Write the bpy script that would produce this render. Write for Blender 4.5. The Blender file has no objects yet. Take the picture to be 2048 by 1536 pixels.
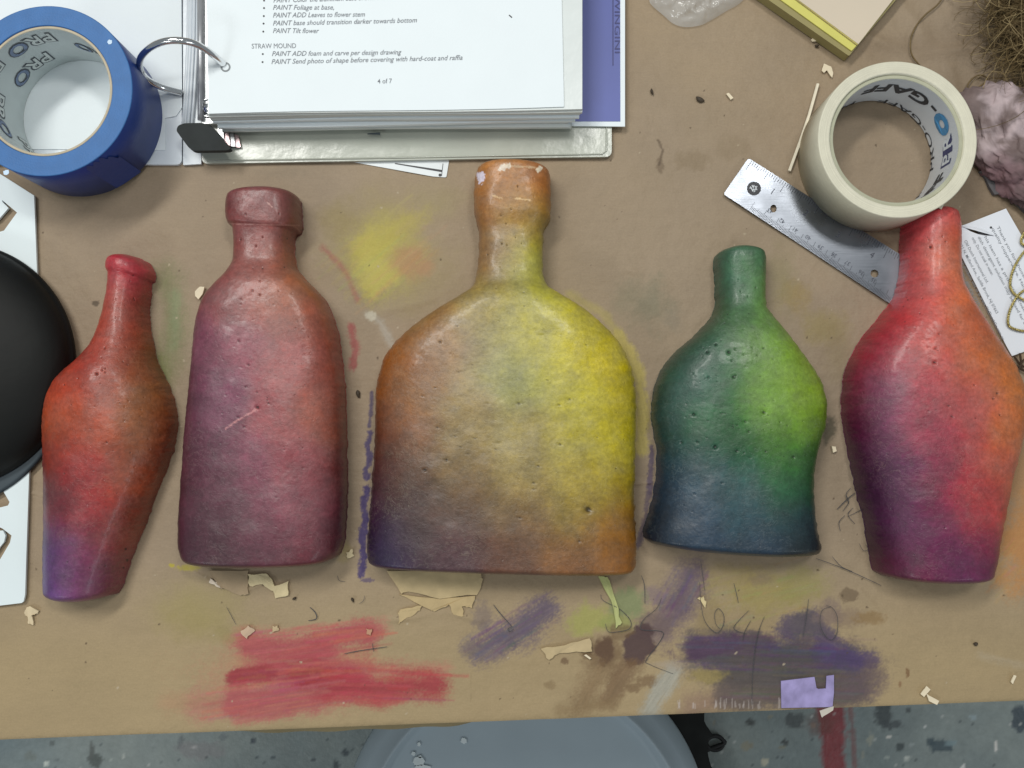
import bpy, math, random
import numpy as np
from mathutils import Vector
random.seed(7)
RS = np.random.RandomState(11)
scn = bpy.context.scene
COL = scn.collection

# ------------------------------------------------------------------ camera
FPX, CH, NADY = 1848.0, 0.60, 870.0          # focal length in photo pixels, camera height, row of the nadir
TILT = math.atan((NADY - 768.0) / FPX)
cam_d = bpy.data.cameras.new('camera')
cam = bpy.data.objects.new('camera', cam_d); COL.objects.link(cam)
cam.location = (0, 0, CH); cam.rotation_euler = (TILT, 0, 0)
cam_d.sensor_fit = 'HORIZONTAL'; cam_d.sensor_width = 36.0
cam_d.lens = 36.0 * FPX / 2048.0
cam_d.clip_start = 0.01; cam_d.clip_end = 20
scn.camera = cam
scn.cycles.caustics_reflective = False; scn.cycles.caustics_refractive = False
scn.render.resolution_x = 1024; scn.render.resolution_y = 768

# ------------------------------------------------------------------ light of the workshop
w = bpy.data.worlds.new("World"); scn.world = w; w.use_nodes = True
bg = w.node_tree.nodes['Background']
bg.inputs[0].default_value = (0.86, 0.95, 1.0, 1); bg.inputs[1].default_value = 0.24
def lamp(name, loc, sx, sy, power, col, aim=(0, 0, 0)):
    d = bpy.data.lights.new(name, 'AREA'); d.shape = 'RECTANGLE'; d.size = sx; d.size_y = sy
    d.energy = power; d.color = col
    o = bpy.data.objects.new(name, d); COL.objects.link(o); o.location = loc
    o.rotation_euler = (Vector(loc) - Vector(aim)).to_track_quat('Z', 'Y').to_euler()
    return o
lamp('ceiling_fixture', (-0.80, 0.95, 2.0), 1.15, 0.22, 26, (1, .99, .94))
lamp('ceiling_fixture', (0.50, 0.80, 2.0), 0.42, 0.20, 10, (1, .99, .94))
lamp('ceiling_fixture', (-1.9, -1.9, 2.0), 1.1, 0.3, 15, (.93, .98, 1))
lamp('ceiling_fixture', (2.2, -1.7, 2.0), 1.1, 0.3, 9, (.9, .97, 1))
lamp('ceiling_fixture', (-0.30, 0.22, 2.2), 0.9, 0.12, 5, (1, .99, .95), (-.3, .22, 0))
vs = scn.view_settings
scn.display_settings.display_device = 'sRGB'
vs.view_transform = 'Standard'; vs.look = 'None'; vs.exposure = 0.0; vs.gamma = 1.0; vs.use_curve_mapping = False

# ------------------------------------------------------------------ pixel <-> world helpers
ct, st = math.cos(TILT), math.sin(TILT)
def P(px, py, z=0.0):
    a = (px - 1024.0) / FPX; b = -(py - 768.0) / FPX
    dx, dy, dz = a, b * ct + st, b * st - ct
    k = (z - CH) / dz
    return (dx * k, dy * k, z)
def Pn(px, py, z=0.0):
    px = np.asarray(px, float); py = np.asarray(py, float)
    a = (px - 1024.0) / FPX; b = -(py - 768.0) / FPX
    dy, dz = b * ct + st, b * st - ct
    k = (z - CH) / dz
    return a * k, dy * k, z + 0 * k
def proj(x, y, z):
    z = z - CH
    yc = y * ct + z * st; zc = -y * st + z * ct
    return 1024.0 - FPX * x / zc, 768.0 + FPX * yc / zc
def lin(c):
    c = np.asarray(c, float) / 255.0
    return np.where(c <= 0.04045, c / 12.92, ((c + 0.055) / 1.055) ** 2.4)
def L3(r, g, b): return tuple(float(v) for v in lin((r, g, b)))

# ------------------------------------------------------------------ numpy noise
def vnoise(x, y, seed):
    xi = np.floor(x).astype(np.int64); yi = np.floor(y).astype(np.int64)
    fx = x - xi; fy = y - yi
    fx = fx * fx * (3 - 2 * fx); fy = fy * fy * (3 - 2 * fy)
    def h(a, b):
        n = (a * 374761393 + b * 668265263 + seed * 974711) & 0xffffffff
        n = ((n ^ (n >> 13)) * 1274126177) & 0xffffffff
        return ((n ^ (n >> 16)) & 0xffff) / 65535.0
    return (h(xi, yi) * (1 - fx) + h(xi + 1, yi) * fx) * (1 - fy) + (h(xi, yi + 1) * (1 - fx) + h(xi + 1, yi + 1) * fx) * fy
def fbm(x, y, scale, seed, octv=4):
    s = 0; a = 1; t = 0
    for i in range(octv):
        s = s + a * vnoise(x / scale * 2 ** i + 13.7 * i, y / scale * 2 ** i + 7.1 * i, seed + i); t += a; a *= 0.55
    return s / t
def sstep(a, b, x):
    t = np.clip((x - a) / (b - a), 0, 1); return t * t * (3 - 2 * t)

# ------------------------------------------------------------------ objects
def thing(name, label, cat, loc=(0, 0, 0), group=None):
    o = bpy.data.objects.new(name, None); COL.objects.link(o); o.location = loc
    o.empty_display_size = 0.02
    o['label'] = label; o['category'] = cat
    if group: o['group'] = group
    return o
def wloc(o):
    v = Vector((0, 0, 0))
    while o is not None: v += o.location; o = o.parent
    return v
def tag(o, label, cat, group=None):
    o['label'] = label; o['category'] = cat
    if group: o['group'] = group
    return o
def mk(name, verts, faces, mat, parent=None, smooth=False, base=None, label=None):
    """verts in world metres; linked as one mesh object"""
    v = np.asarray(verts, float).reshape(-1, 3)
    if parent is not None: org = np.array(wloc(parent))
    elif base is not None: org = np.array(base, float)
    else: org = np.array([v[:, 0].mean(), v[:, 1].mean(), v[:, 2].min()])
    me = bpy.data.meshes.new(name)
    if isinstance(faces, np.ndarray) and faces.ndim == 2:
        n = len(faces); k = faces.shape[1]
        me.vertices.add(len(v)); me.vertices.foreach_set('co', (v - org).astype(np.float32).ravel())
        me.loops.add(n * k); me.loops.foreach_set('vertex_index', faces.astype(np.int32).ravel())
        me.polygons.add(n); me.polygons.foreach_set('loop_start', np.arange(0, n * k, k, dtype=np.int32))
        me.update(calc_edges=True)
    else:
        me.from_pydata([tuple(p) for p in (v - org)], [], [tuple(int(i) for i in f) for f in faces])
    me.validate()
    if smooth: me.polygons.foreach_set('use_smooth', np.ones(len(me.polygons), bool))
    me.materials.append(mat)
    o = bpy.data.objects.new(name, me); COL.objects.link(o)
    if parent is not None: o.parent = parent
    else: o.location = org
    if label: o['label'] = label
    return o
def setcol(o, rgb, name='paint'):
    at = o.data.color_attributes.new(name, 'FLOAT_COLOR', 'POINT')
    d = np.ones((len(rgb), 4), np.float32); d[:, :3] = rgb
    at.data.foreach_set('color', d.ravel())
def setf(o, val, name):
    at = o.data.attributes.new(name, 'FLOAT', 'POINT'); at.data.foreach_set('value', np.asarray(val, np.float32))
def gridfaces(nr, nc):
    i = np.arange((nr - 1) * (nc - 1)); r = i // (nc - 1); c = i % (nc - 1); a = r * nc + c
    return np.stack([a, a + 1, a + nc + 1, a + nc], 1)
class MB:
    def __init__(s): s.v = []; s.f = []
    def add(s, v, f):
        k = len(s.v); s.v += [tuple(p) for p in v]; s.f += [tuple(i + k for i in q) for q in f]
    def slab(s, pts, z0, z1):
        """pts: world xy outline; a closed plate"""
        n = len(pts)
        A = sum(pts[i][0] * pts[(i + 1) % n][1] - pts[(i + 1) % n][0] * pts[i][1] for i in range(n))
        if A < 0: pts = pts[::-1]
        zz0 = z0 if hasattr(z0, '__len__') else [z0] * n
        zz1 = z1 if hasattr(z1, '__len__') else [z1] * n
        v = [(p[0], p[1], z) for p, z in zip(pts, zz0)] + [(p[0], p[1], z) for p, z in zip(pts, zz1)]
        f = [tuple(range(n))[::-1], tuple(range(n, 2 * n))]
        f += [(i, (i + 1) % n, n + (i + 1) % n, n + i) for i in range(n)]
        s.add(v, f)
    def tube(s, path, r, n=8, cap=True):
        path = [Vector(p) for p in path]; m = len(path)
        rr = r if hasattr(r, '__len__') else [r] * m
        v = []; f = []; up = Vector((0.13, 0.31, 0.94))
        for i, p in enumerate(path):
            t = (path[min(i + 1, m - 1)] - path[max(i - 1, 0)]); t.normalize()
            a = t.cross(up);
            if a.length < 1e-4: a = t.cross(Vector((1, 0, 0)))
            a.normalize(); b = t.cross(a); 
            for k in range(n):
                an = 2 * math.pi * k / n
                v.append(tuple(p + (a * math.cos(an) + b * math.sin(an)) * rr[i]))
        for i in range(m - 1):
            for k in range(n):
                f.append((i * n + k, (i + 1) * n + k, (i + 1) * n + (k + 1) % n, i * n + (k + 1) % n))
        if cap: f += [tuple(range(n)), tuple(range((m - 1) * n, m * n))[::-1]]
        s.add(v, f)
    def lathe(s, c, prof, n=96, closed=False):
        v = []; f = []; m = len(prof)
        for (r, z) in prof:
            for k in range(n):
                a = 2 * math.pi * k / n; v.append((c[0] + r * math.cos(a), c[1] + r * math.sin(a), z))
        for i in range(m if closed else m - 1):
            j = (i + 1) % m
            for k in range(n):
                f.append((i * n + k, i * n + (k + 1) % n, j * n + (k + 1) % n, j * n + k))
        s.add(v, f)
    def ribbon(s, pts, wd, z=None):
        m = len(pts); v = []; f = []
        ww = wd if hasattr(wd, '__len__') else [wd] * m
        for i in range(m):
            a = pts[max(i - 1, 0)]; b = pts[min(i + 1, m - 1)]
            dx, dy = b[0] - a[0], b[1] - a[1]; l = math.hypot(dx, dy) or 1
            nx, ny = -dy / l * ww[i] / 2, dx / l * ww[i] / 2
            zz = pts[i][2] if z is None else z
            v += [(pts[i][0] + nx, pts[i][1] + ny, zz), (pts[i][0] - nx, pts[i][1] - ny, zz)]
        for i in range(m - 1): f.append((2 * i, 2 * i + 1, 2 * i + 3, 2 * i + 2))
        s.add(v, f)
    def build(s, name, mat, parent=None, smooth=False, base=None, label=None):
        return mk(name, s.v, s.f, mat, parent, smooth, base, label)
def catm(pts, n=8):
    pts = [np.array(p, float) for p in pts]; out = []
    for i in range(len(pts) - 1):
        p0 = pts[max(i - 1, 0)]; p1 = pts[i]; p2 = pts[i + 1]; p3 = pts[min(i + 2, len(pts) - 1)]
        for k in range(n):
            t = k / n
            out.append(0.5 * ((2 * p1) + (-p0 + p2) * t + (2 * p0 - 5 * p1 + 4 * p2 - p3) * t * t + (-p0 + 3 * p1 - 3 * p2 + p3) * t ** 3))
    out.append(pts[-1]); return out
def wob(pts, amp, n=6, closed=True):
    """roughen an outline (world xy)"""
    out = []; m = len(pts)
    for i in range(m if closed else m - 1):
        a = pts[i]; b = pts[(i + 1) % m]
        for k in range(n):
            t = k / n; out.append((a[0] * (1 - t) + b[0] * t + random.uniform(-amp, amp), a[1] * (1 - t) + b[1] * t + random.uniform(-amp, amp)))
    return out
def rnd_corners(pts, r, n=5):
    out = []; m = len(pts)
    for i in range(m):
        p = Vector(pts[i][:2]); a = (Vector(pts[i - 1][:2]) - p); b = (Vector(pts[(i + 1) % m][:2]) - p)
        rr = min(r, a.length * .45, b.length * .45); a.normalize(); b.normalize()
        A = p + a * rr; B = p + b * rr
        for k in range(n + 1):
            t = k / n; q = A * (1 - t) ** 2 + p * 2 * t * (1 - t) + B * t * t; out.append((q.x, q.y))
    return out
def W(pts, z=0.0): return [P(a, b, z)[:2] for a, b in pts]

# ------------------------------------------------------------------ materials
def mat(name, col, rough=0.6, metal=0.0, var=0.08, vscale=60, bump=0.0, bscale=400, spec=0.5, coat=0, **kw):
    m = bpy.data.materials.new(name); m.use_nodes = True; nt = m.node_tree; N = nt.nodes; K = nt.links
    b = N['Principled BSDF']; b.inputs['Roughness'].default_value = rough; b.inputs['Metallic'].default_value = metal
    b.inputs['Specular IOR Level'].default_value = spec
    b.inputs['Coat Weight'].default_value = coat; b.inputs['Coat Roughness'].default_value = 0.15
    tc = N.new('ShaderNodeTexCoord')
    n = N.new('ShaderNodeTexNoise'); n.inputs['Scale'].default_value = vscale; n.inputs['Detail'].default_value = 5
    K.new(tc.outputs['Object'], n.inputs['Vector'])
    mr = N.new('ShaderNodeMapRange'); mr.inputs[1].default_value = .3; mr.inputs[2].default_value = .7
    mr.inputs[3].default_value = 1 - var; mr.inputs[4].default_value = 1 + var
    K.new(n.outputs['Fac'], mr.inputs[0])
    mx = N.new('ShaderNodeVectorMath'); mx.operation = 'SCALE'
    if col == 'attr':
        at = N.new('ShaderNodeAttribute'); at.attribute_name = 'paint'; K.new(at.outputs['Color'], mx.inputs[0])
    else: mx.inputs[0].default_value = col[:3]
    K.new(mr.outputs[0], mx.inputs['Scale']); K.new(mx.outputs[0], b.inputs['Base Color'])
    if bump:
        n2 = N.new('ShaderNodeTexNoise'); n2.inputs['Scale'].default_value = bscale; n2.inputs['Detail'].default_value = 4
        K.new(tc.outputs['Object'], n2.inputs['Vector'])
        bp = N.new('ShaderNodeBump'); bp.inputs['Strength'].default_value = 1; bp.inputs['Distance'].default_value = bump
        K.new(n2.outputs['Fac'], bp.inputs['Height']); K.new(bp.outputs[0], b.inputs['Normal'])
    return m, N, K, b, tc, mx
def M(*a, **k): return mat(*a, **k)[0]

# kraft paper: painted colour per vertex, paper fibre and gloss where it is wet
m_kraft, N, K, b, tc, mx = mat('kraft_paper', 'attr', 0.62, var=0.045, vscale=900, spec=0.35)
wv = N.new('ShaderNodeTexNoise'); wv.inputs['Scale'].default_value = 1.0; wv.inputs['Detail'].default_value = 3
mp = N.new('ShaderNodeMapping'); mp.inputs['Scale'].default_value = (160, 1500, 1)
K.new(tc.outputs['Object'], mp.inputs[0]); K.new(mp.outputs[0], wv.inputs['Vector'])
mr = N.new('ShaderNodeMapRange'); mr.inputs[3].default_value = .93; mr.inputs[4].default_value = 1.07
K.new(wv.outputs['Fac'], mr.inputs[0])
m2 = N.new('ShaderNodeVectorMath'); m2.operation = 'SCALE'; K.new(mx.outputs[0], m2.inputs[0]); K.new(mr.outputs[0], m2.inputs['Scale'])
K.new(m2.outputs[0], b.inputs['Base Color'])
at = N.new('ShaderNodeAttribute'); at.attribute_name = 'wet'
mr2 = N.new('ShaderNodeMapRange'); mr2.inputs[3].default_value = .62; mr2.inputs[4].default_value = .12
K.new(at.outputs['Fac'], mr2.inputs[0]); K.new(mr2.outputs[0], b.inputs['Roughness'])
nb = N.new('ShaderNodeTexNoise'); nb.inputs['Scale'].default_value = 120; nb.inputs['Detail'].default_value = 6
K.new(tc.outputs['Object'], nb.inputs['Vector'])
bp = N.new('ShaderNodeBump'); bp.inputs['Distance'].default_value = 0.0010; K.new(nb.outputs['Fac'], bp.inputs['Height']); K.new(bp.outputs[0], b.inputs['Normal'])

# painted plaster of the cast bottles: blended paint, rubbed fibres, pin holes, satin varnish
def bottle_mat(name, fib=(0.75, 0.66, 0.5), fibamt=.35, rough=.36):
    m, N, K, b, tc, mx = mat(name, 'attr', rough, var=0.07, vscale=60, spec=0.5, coat=.13)
    b.inputs['Coat Roughness'].default_value = .18
    # mottling of the sponged paint
    n1 = N.new('ShaderNodeTexNoise'); n1.inputs['Scale'].default_value = 420; n1.inputs['Detail'].default_value = 5; n1.inputs['Roughness'].default_value = .65
    K.new(tc.outputs['Object'], n1.inputs['Vector'])
    r1 = N.new('ShaderNodeMapRange'); r1.inputs[1].default_value = .3; r1.inputs[2].default_value = .7; r1.inputs[3].default_value = .80; r1.inputs[4].default_value = 1.20
    K.new(n1.outputs['Fac'], r1.inputs[0])
    s1 = N.new('ShaderNodeVectorMath'); s1.operation = 'SCALE'; K.new(mx.outputs[0], s1.inputs[0]); K.new(r1.outputs[0], s1.inputs['Scale'])
    # pale rubbed ridges: narrow band of a distorted noise
    mpp = N.new('ShaderNodeMapping'); mpp.inputs['Scale'].default_value = (90, 130, 90); mpp.inputs['Rotation'].default_value = (0, 0, .25)
    K.new(tc.outputs['Object'], mpp.inputs[0])
    n2 = N.new('ShaderNodeTexNoise'); n2.inputs['Scale'].default_value = 1.6; n2.inputs['Detail'].default_value = 6; n2.inputs['Distortion'].default_value = 1.6
    K.new(mpp.outputs[0], n2.inputs['Vector'])
    sb = N.new('ShaderNodeMath'); sb.operation = 'SUBTRACT'; sb.inputs[1].default_value = .5; K.new(n2.outputs['Fac'], sb.inputs[0])
    ab = N.new('ShaderNodeMath'); ab.operation = 'ABSOLUTE'; K.new(sb.outputs[0], ab.inputs[0])
    r2 = N.new('ShaderNodeMapRange'); r2.inputs[1].default_value = .0; r2.inputs[2].default_value = .035; r2.inputs[3].default_value = 1; r2.inputs[4].default_value = 0
    K.new(ab.outputs[0], r2.inputs[0])
    n3 = N.new('ShaderNodeTexNoise'); n3.inputs['Scale'].default_value = 38; n3.inputs['Detail'].default_value = 3; K.new(tc.outputs['Object'], n3.inputs['Vector'])
    r3 = N.new('ShaderNodeMapRange'); r3.inputs[1].default_value = .45; r3.inputs[2].default_value = .68; r3.inputs[3].default_value = 0; r3.inputs[4].default_value = fibamt
    K.new(n3.outputs['Fac'], r3.inputs[0])
    mu = N.new('ShaderNodeMath'); mu.operation = 'MULTIPLY'; K.new(r2.outputs[0], mu.inputs[0]); K.new(r3.outputs[0], mu.inputs[1])
    mixc = N.new('ShaderNodeMixRGB'); mixc.inputs['Color2'].default_value = (*fib, 1); K.new(mu.outputs[0], mixc.inputs['Fac']); K.new(s1.outputs[0], mixc.inputs['Color1'])
    K.new(mixc.outputs[0], b.inputs['Base Color'])
    # relief
    n4 = N.new('ShaderNodeTexNoise'); n4.inputs['Scale'].default_value = 560; n4.inputs['Detail'].default_value = 6; n4.inputs['Roughness'].default_value = .6
    K.new(tc.outputs['Object'], n4.inputs['Vector'])
    ad = N.new('ShaderNodeMath'); ad.operation = 'MULTIPLY_ADD'; ad.inputs[1].default_value = .22; K.new(r2.outputs[0], ad.inputs[0]); K.new(n4.outputs['Fac'], ad.inputs[2])
    vo = N.new('ShaderNodeTexVoronoi'); vo.inputs['Scale'].default_value = 110; K.new(tc.outputs['Object'], vo.inputs['Vector'])
    rv = N.new('ShaderNodeMapRange'); rv.inputs[1].default_value = 0.03; rv.inputs[2].default_value = .09; rv.inputs[3].default_value = -1.2; rv.inputs[4].default_value = 0
    K.new(vo.outputs['Distance'], rv.inputs[0])
    a2 = N.new('ShaderNodeMath'); a2.operation = 'ADD'; K.new(ad.outputs[0], a2.inputs[0]); K.new(rv.outputs[0], a2.inputs[1])
    bp = N.new('ShaderNodeBump'); bp.inputs['Strength'].default_value = .8; bp.inputs['Distance'].default_value = 0.00024
    K.new(a2.outputs[0], bp.inputs['Height']); K.new(bp.outputs[0], b.inputs['Normal'])
    rr = N.new('ShaderNodeMapRange'); rr.inputs[3].default_value = rough - .06; rr.inputs[4].default_value = rough + .14
    K.new(n1.outputs['Fac'], rr.inputs[0]); K.new(rr.outputs[0], b.inputs['Roughness'])
    return m

m_paper = M('white_paper', (.80, .86, .89), .7, var=.012, vscale=30, bump=.0001, bscale=700, spec=.3)
m_vinyl = M('white_vinyl', (.43, .45, .39), .22, var=.05, vscale=25, bump=.0006, bscale=45, spec=.6)
m_vinyl_in = M('white_vinyl_inside', (.66, .71, .76), .3, var=.04, vscale=18, bump=.0008, bscale=30, spec=.5)
m_ink = M('grey_ink', (.22, .235, .26), .7, var=.15)
m_ink_dark = M('black_ink', (.045, .045, .05), .6, var=.2)
m_chrome = M('chrome', (.78, .79, .80), .14, metal=1, var=.05, bump=.0001, bscale=120)
m_black = M('black_plastic', (.022, .026, .026), .85, var=.2, vscale=80, bump=.0001)
m_blacks = M('glossy_black_rubber', (.003, .0035, .003), .60, var=.3, vscale=30, bump=.0004, bscale=50, spec=.3)
m_blueface = M('blue_tape_edge', L3(52, 106, 166), .55, var=.07, vscale=120, bump=.0002, bscale=900)
m_blueside = M('blue_tape_side', L3(28, 60, 134), .45, var=.07, vscale=60, bump=.0002, bscale=300)
m_core = M('cardboard_core', L3(188, 176, 152), .8, var=.08, vscale=150, bump=.0002)
m_corein = M('grey_printed_paper', L3(196, 204, 204), .55, var=.04)
m_gaff = M('cream_cloth_tape', L3(214, 210, 190), .62, var=.05, vscale=90, bump=.0002, bscale=600)
def ring_lines(m, c, freq=5200, amt=.16):
    nt = m.node_tree; N = nt.nodes; K = nt.links; b = N['Principled BSDF']; src = b.inputs['Base Color'].links[0].from_socket
    tc = N.new('ShaderNodeTexCoord'); sp = N.new('ShaderNodeSeparateXYZ'); K.new(tc.outputs['Object'], sp.inputs[0])
    cb_ = N.new('ShaderNodeCombineXYZ'); K.new(sp.outputs[0], cb_.inputs[0]); K.new(sp.outputs[1], cb_.inputs[1])
    ln = N.new('ShaderNodeVectorMath'); ln.operation = 'LENGTH'; K.new(cb_.outputs[0], ln.inputs[0])
    nz = N.new('ShaderNodeTexNoise'); nz.noise_dimensions = '1D'; nz.inputs['Scale'].default_value = freq; nz.inputs['Detail'].default_value = 3; K.new(ln.outputs['Value'], nz.inputs['W'])
    mr = N.new('ShaderNodeMapRange'); mr.inputs[1].default_value = .25; mr.inputs[2].default_value = .75; mr.inputs[3].default_value = 1 - amt; mr.inputs[4].default_value = 1 + amt * .6; K.new(nz.outputs['Fac'], mr.inputs[0])
    sc = N.new('ShaderNodeVectorMath'); sc.operation = 'SCALE'; K.new(src, sc.inputs[0]); K.new(mr.outputs[0], sc.inputs['Scale']); K.new(sc.outputs[0], b.inputs['Base Color'])
ring_lines(m_gaff, None, 2200, .15); ring_lines(m_blueface, None, 3200, .12)
m_dkraft = M('kraft_underside', L3(140, 118, 82), .8, var=.1, vscale=80)

# ------------------------------------------------------------------ FLOOR
def line_dist(px, py, pts):
    d = np.full(px.shape, 1e9); tt = np.zeros(px.shape); acc = 0; Ls = []
    for (a, c) in zip(pts[:-1], pts[1:]): Ls.append(math.hypot(c[0] - a[0], c[1] - a[1]))
    tot = sum(Ls) or 1
    for (a, c), l in zip(zip(pts[:-1], pts[1:]), Ls):
        vx, vy = c[0] - a[0], c[1] - a[1]
        t = np.clip(((px - a[0]) * vx + (py - a[1]) * vy) / (l * l + 1e-9), 0, 1)
        q = np.hypot(px - a[0] - t * vx, py - a[1] - t * vy)
        m = q < d; d = np.where(m, q, d); tt = np.where(m, (acc + t * l) / tot, tt); acc += l
    return d, tt
class Canvas:
    """colour of a sheet, worked out stroke by stroke in the photo's scale"""
    def __init__(s, px, py, base): s.x = px; s.y = py; s.c = base.copy(); s.wet = np.zeros(px.shape)
    def over(s, a, col): s.c = s.c * (1 - a[:, None]) + lin(col)[None] * a[:, None]
    def stroke(s, pts, wd, col, op=1.0, soft=.35, dry=.4, seed=1, grain=(26, 5), ang=None, wet=0):
        x0 = min(p[0] for p in pts) - wd * 1.6 - 8; x1 = max(p[0] for p in pts) + wd * 1.6 + 8
        y0 = min(p[1] for p in pts) - wd * 1.6 - 8; y1 = max(p[1] for p in pts) + wd * 1.6 + 8
        m = (s.x > x0) & (s.x < x1) & (s.y > y0) & (s.y < y1)
        x = s.x[m]; y = s.y[m]
        if not len(x): return
        d, t = line_dist(x, y, pts)
        if ang is None: ang = math.atan2(pts[-1][1] - pts[0][1], pts[-1][0] - pts[0][0]) if len(pts) > 1 else 0
        u = x * math.cos(ang) + y * math.sin(ang); v = -x * math.sin(ang) + y * math.cos(ang)
        n = .5 * fbm(u / grain[0], v / grain[1], 1.0, seed * 7 + 3, 4) + .5 * fbm(u / (grain[0] * 1.6), v / 2.4, 1.0, seed * 7 + 9, 3); n2 = fbm(x, y, wd * .8 + 4, seed * 5 + 1, 3)
        r = wd / 2 * 1.12
        f = 1 - d / r + (n2 - .5) * 1.1
        hh = vnoise(x / 2.6, y / 2.6, seed + 400); a = sstep(-soft * .7, soft * 1.5, f + (n - .5) * dry * 1.5 + (hh - .5) * .45 * (dry + soft)) * op
        a = a * (1 - dry * .45 * sstep(.5, .8, n) * sstep(.2, .7, hh))
        cc = lin(col)[None] * (0.72 + 0.56 * n[:, None])
        s.c[m] = s.c[m] * (1 - a[:, None]) + cc * a[:, None]
        if wet: s.wet[m] = np.maximum(s.wet[m], a / max(op, .01) * wet)
    def blob(s, c, rx, ry, col, op=1.0, soft=.5, dry=.3, seed=1, wet=0, rot=0):
        m = (abs(s.x - c[0]) < max(rx, ry) * 1.7) & (abs(s.y - c[1]) < max(rx, ry) * 1.7)
        x = s.x[m] - c[0]; y = s.y[m] - c[1]
        if not len(x): return
        cr, sr = math.cos(rot), math.sin(rot)
        d = np.hypot((x * cr + y * sr) / rx, (-x * sr + y * cr) / ry)
        n = fbm(s.x[m], s.y[m], max(4, min(rx, ry) * .7), seed * 11 + 5, 5)
        g = fbm(s.x[m] / 1.0, s.y[m] / 1.0, 4, seed + 91, 2)
        a = sstep(-soft * .5, soft, 1 - d + (n - .5) * 1.0 + (g - .5) * dry) * op
        s.c[m] = s.c[m] * (1 - a[:, None]) + lin(col)[None] * a[:, None]
        if wet: s.wet[m] = np.maximum(s.wet[m], a / max(op, .01) * wet)

ZF = -0.90
gx = np.unique(np.round(np.concatenate([np.arange(-2.6, 2.61, .1), np.arange(-1.05, 1.05, .004)]), 4))
gy = np.unique(np.round(np.concatenate([np.arange(-2.6, 2.61, .1), np.arange(-.80, -.28, .004)]), 4))
X, Y = np.meshgrid(gx, gy); X = X.ravel(); Y = Y.ravel()
fpx, fpy = proj(X, Y, np.full(X.shape, ZF))
n = fbm(X, Y, .16, 5, 5)
base = lin((118, 130, 130))[None] * (1 - n[:, None]) * 1.25 + lin((96, 116, 126))[None] * n[:, None] * .85
n = fbm(X, Y, .03, 15, 4); base = base * (.86 + .28 * n[:, None])
C = Canvas(fpx, fpy, base)
C.stroke([(1655, 1300), (1672, 1600)], 46, (120, 42, 50), .9, .2, .3, 3)
C.stroke([(1700, 1400), (1715, 1600)], 10, (112, 60, 60), .6, .4, .5, 4)
C.blob((1640, 1450), 34, 26, (92, 62, 56), .55, seed=6)
for i, (a, c2, rx, ry, col, op) in enumerate([
    (1370, 1450, 26, 60, (20, 22, 20), .8), (1590, 1440, 20, 16, (50, 56, 60), .7), (1500, 1445, 10, 8, (48, 52, 52), .8),  # first entry paints the dark shade beside the bin into the floor
    (1768, 1420, 16, 42, (58, 68, 72), .9), (1785, 1450, 22, 10, (60, 70, 76), .8), (1880, 1492, 26, 13, (56, 74, 84), .9), (1862, 1484, 10, 9, (56, 74, 84), .9),
    (2040, 1440, 18, 26, (52, 66, 78), .9), (1800, 1494, 9, 8, (60, 72, 76), .9), (1815, 1420, 6, 6, (70, 80, 84), .9), (1570, 1484, 7, 6, (44, 48, 48), .8),
    (190, 1520, 14, 18, (66, 76, 76), .9), (183, 1500, 5, 18, (74, 82, 82), .8), (105, 1486, 5, 5, (72, 82, 84), .7), (60, 1512, 12, 10, (96, 108, 108), .7),
    (362, 1486, 8, 14, (88, 98, 104), .7), (400, 1500, 46, 20, (116, 118, 124), .55), (508, 1481, 5, 5, (54, 66, 76), .9), (515, 1515, 4, 4, (60, 74, 82), .9), (545, 1515, 5, 4, (64, 78, 86), .9),
    (690, 1505, 9, 9, (56, 68, 76), .9), (626, 1520, 5, 5, (60, 72, 80), .9), (672, 1530, 8, 10, (62, 74, 80), .9), (445, 1475, 8, 8, (90, 102, 110), .6)]):
    C.blob((a, c2), rx, ry, col, op, .25, .2, 20 + i)
for i, (a, c2, rx, ry, col) in enumerate([
    (1494, 1492, 14, 9, (128, 130, 118)), (1528, 1524, 9, 9, (170, 174, 160)), (1740, 1480, 6, 14, (140, 148, 140)), (1777, 1474, 4, 3, (200, 205, 205)),
    (1815, 1516, 6, 5, (178, 190, 190)), (1822, 1489, 4, 6, (140, 155, 160)), (1993, 1495, 4, 12, (205, 210, 212)), (1926, 1533, 4, 6, (190, 200, 205)), (1850, 1452, 2, 2, (190, 200, 205)), (1945, 1434, 8, 5, (130, 150, 160)), (1725, 1512, 4, 8, (130, 138, 132)),
    (1564, 1495, 6, 5, (120, 124, 112)), (1428, 1446, 4, 5, (120, 124, 116)), (1540, 1434, 5, 4, (128, 132, 122)), (92, 1528, 4, 6, (180, 195, 195)), (245, 1513, 3, 6, (165, 178, 178)), (388, 1495, 6, 2, (160, 165, 170)), (220, 1521, 2, 3, (170, 185, 185)), (1900, 1485, 12, 6, (112, 136, 146)), (1775, 1515, 5, 5, (150, 165, 165)), (1626, 1452, 5, 5, (118, 104, 96))]):
    C.blob((a, c2), rx, ry, col, .85, .25, .2, 60 + i)
for i in range(160):
    a, c2 = RS.uniform(0, 2048), RS.uniform(1400, 1540); r = RS.uniform(.8, 3.0)
    C.blob((a, c2), r, r, (60, 72, 78) if RS.rand() < .65 else (165, 175, 178), .7, .3, .2, 200 + i)
m_floor, N, K, b, tc, mx = mat('painted_concrete', 'attr', .42, var=.07, vscale=90, bump=.0009, bscale=140, spec=.4)
flo = mk('floor', np.stack([X, Y, np.full(X.shape, ZF)], 1), gridfaces(len(gy), len(gx)), m_floor, base=(0, 0, ZF)); flo['kind'] = 'structure'
C.c *= np.array([1.55, 1.38, 1.26]); setcol(flo, C.c)

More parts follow.
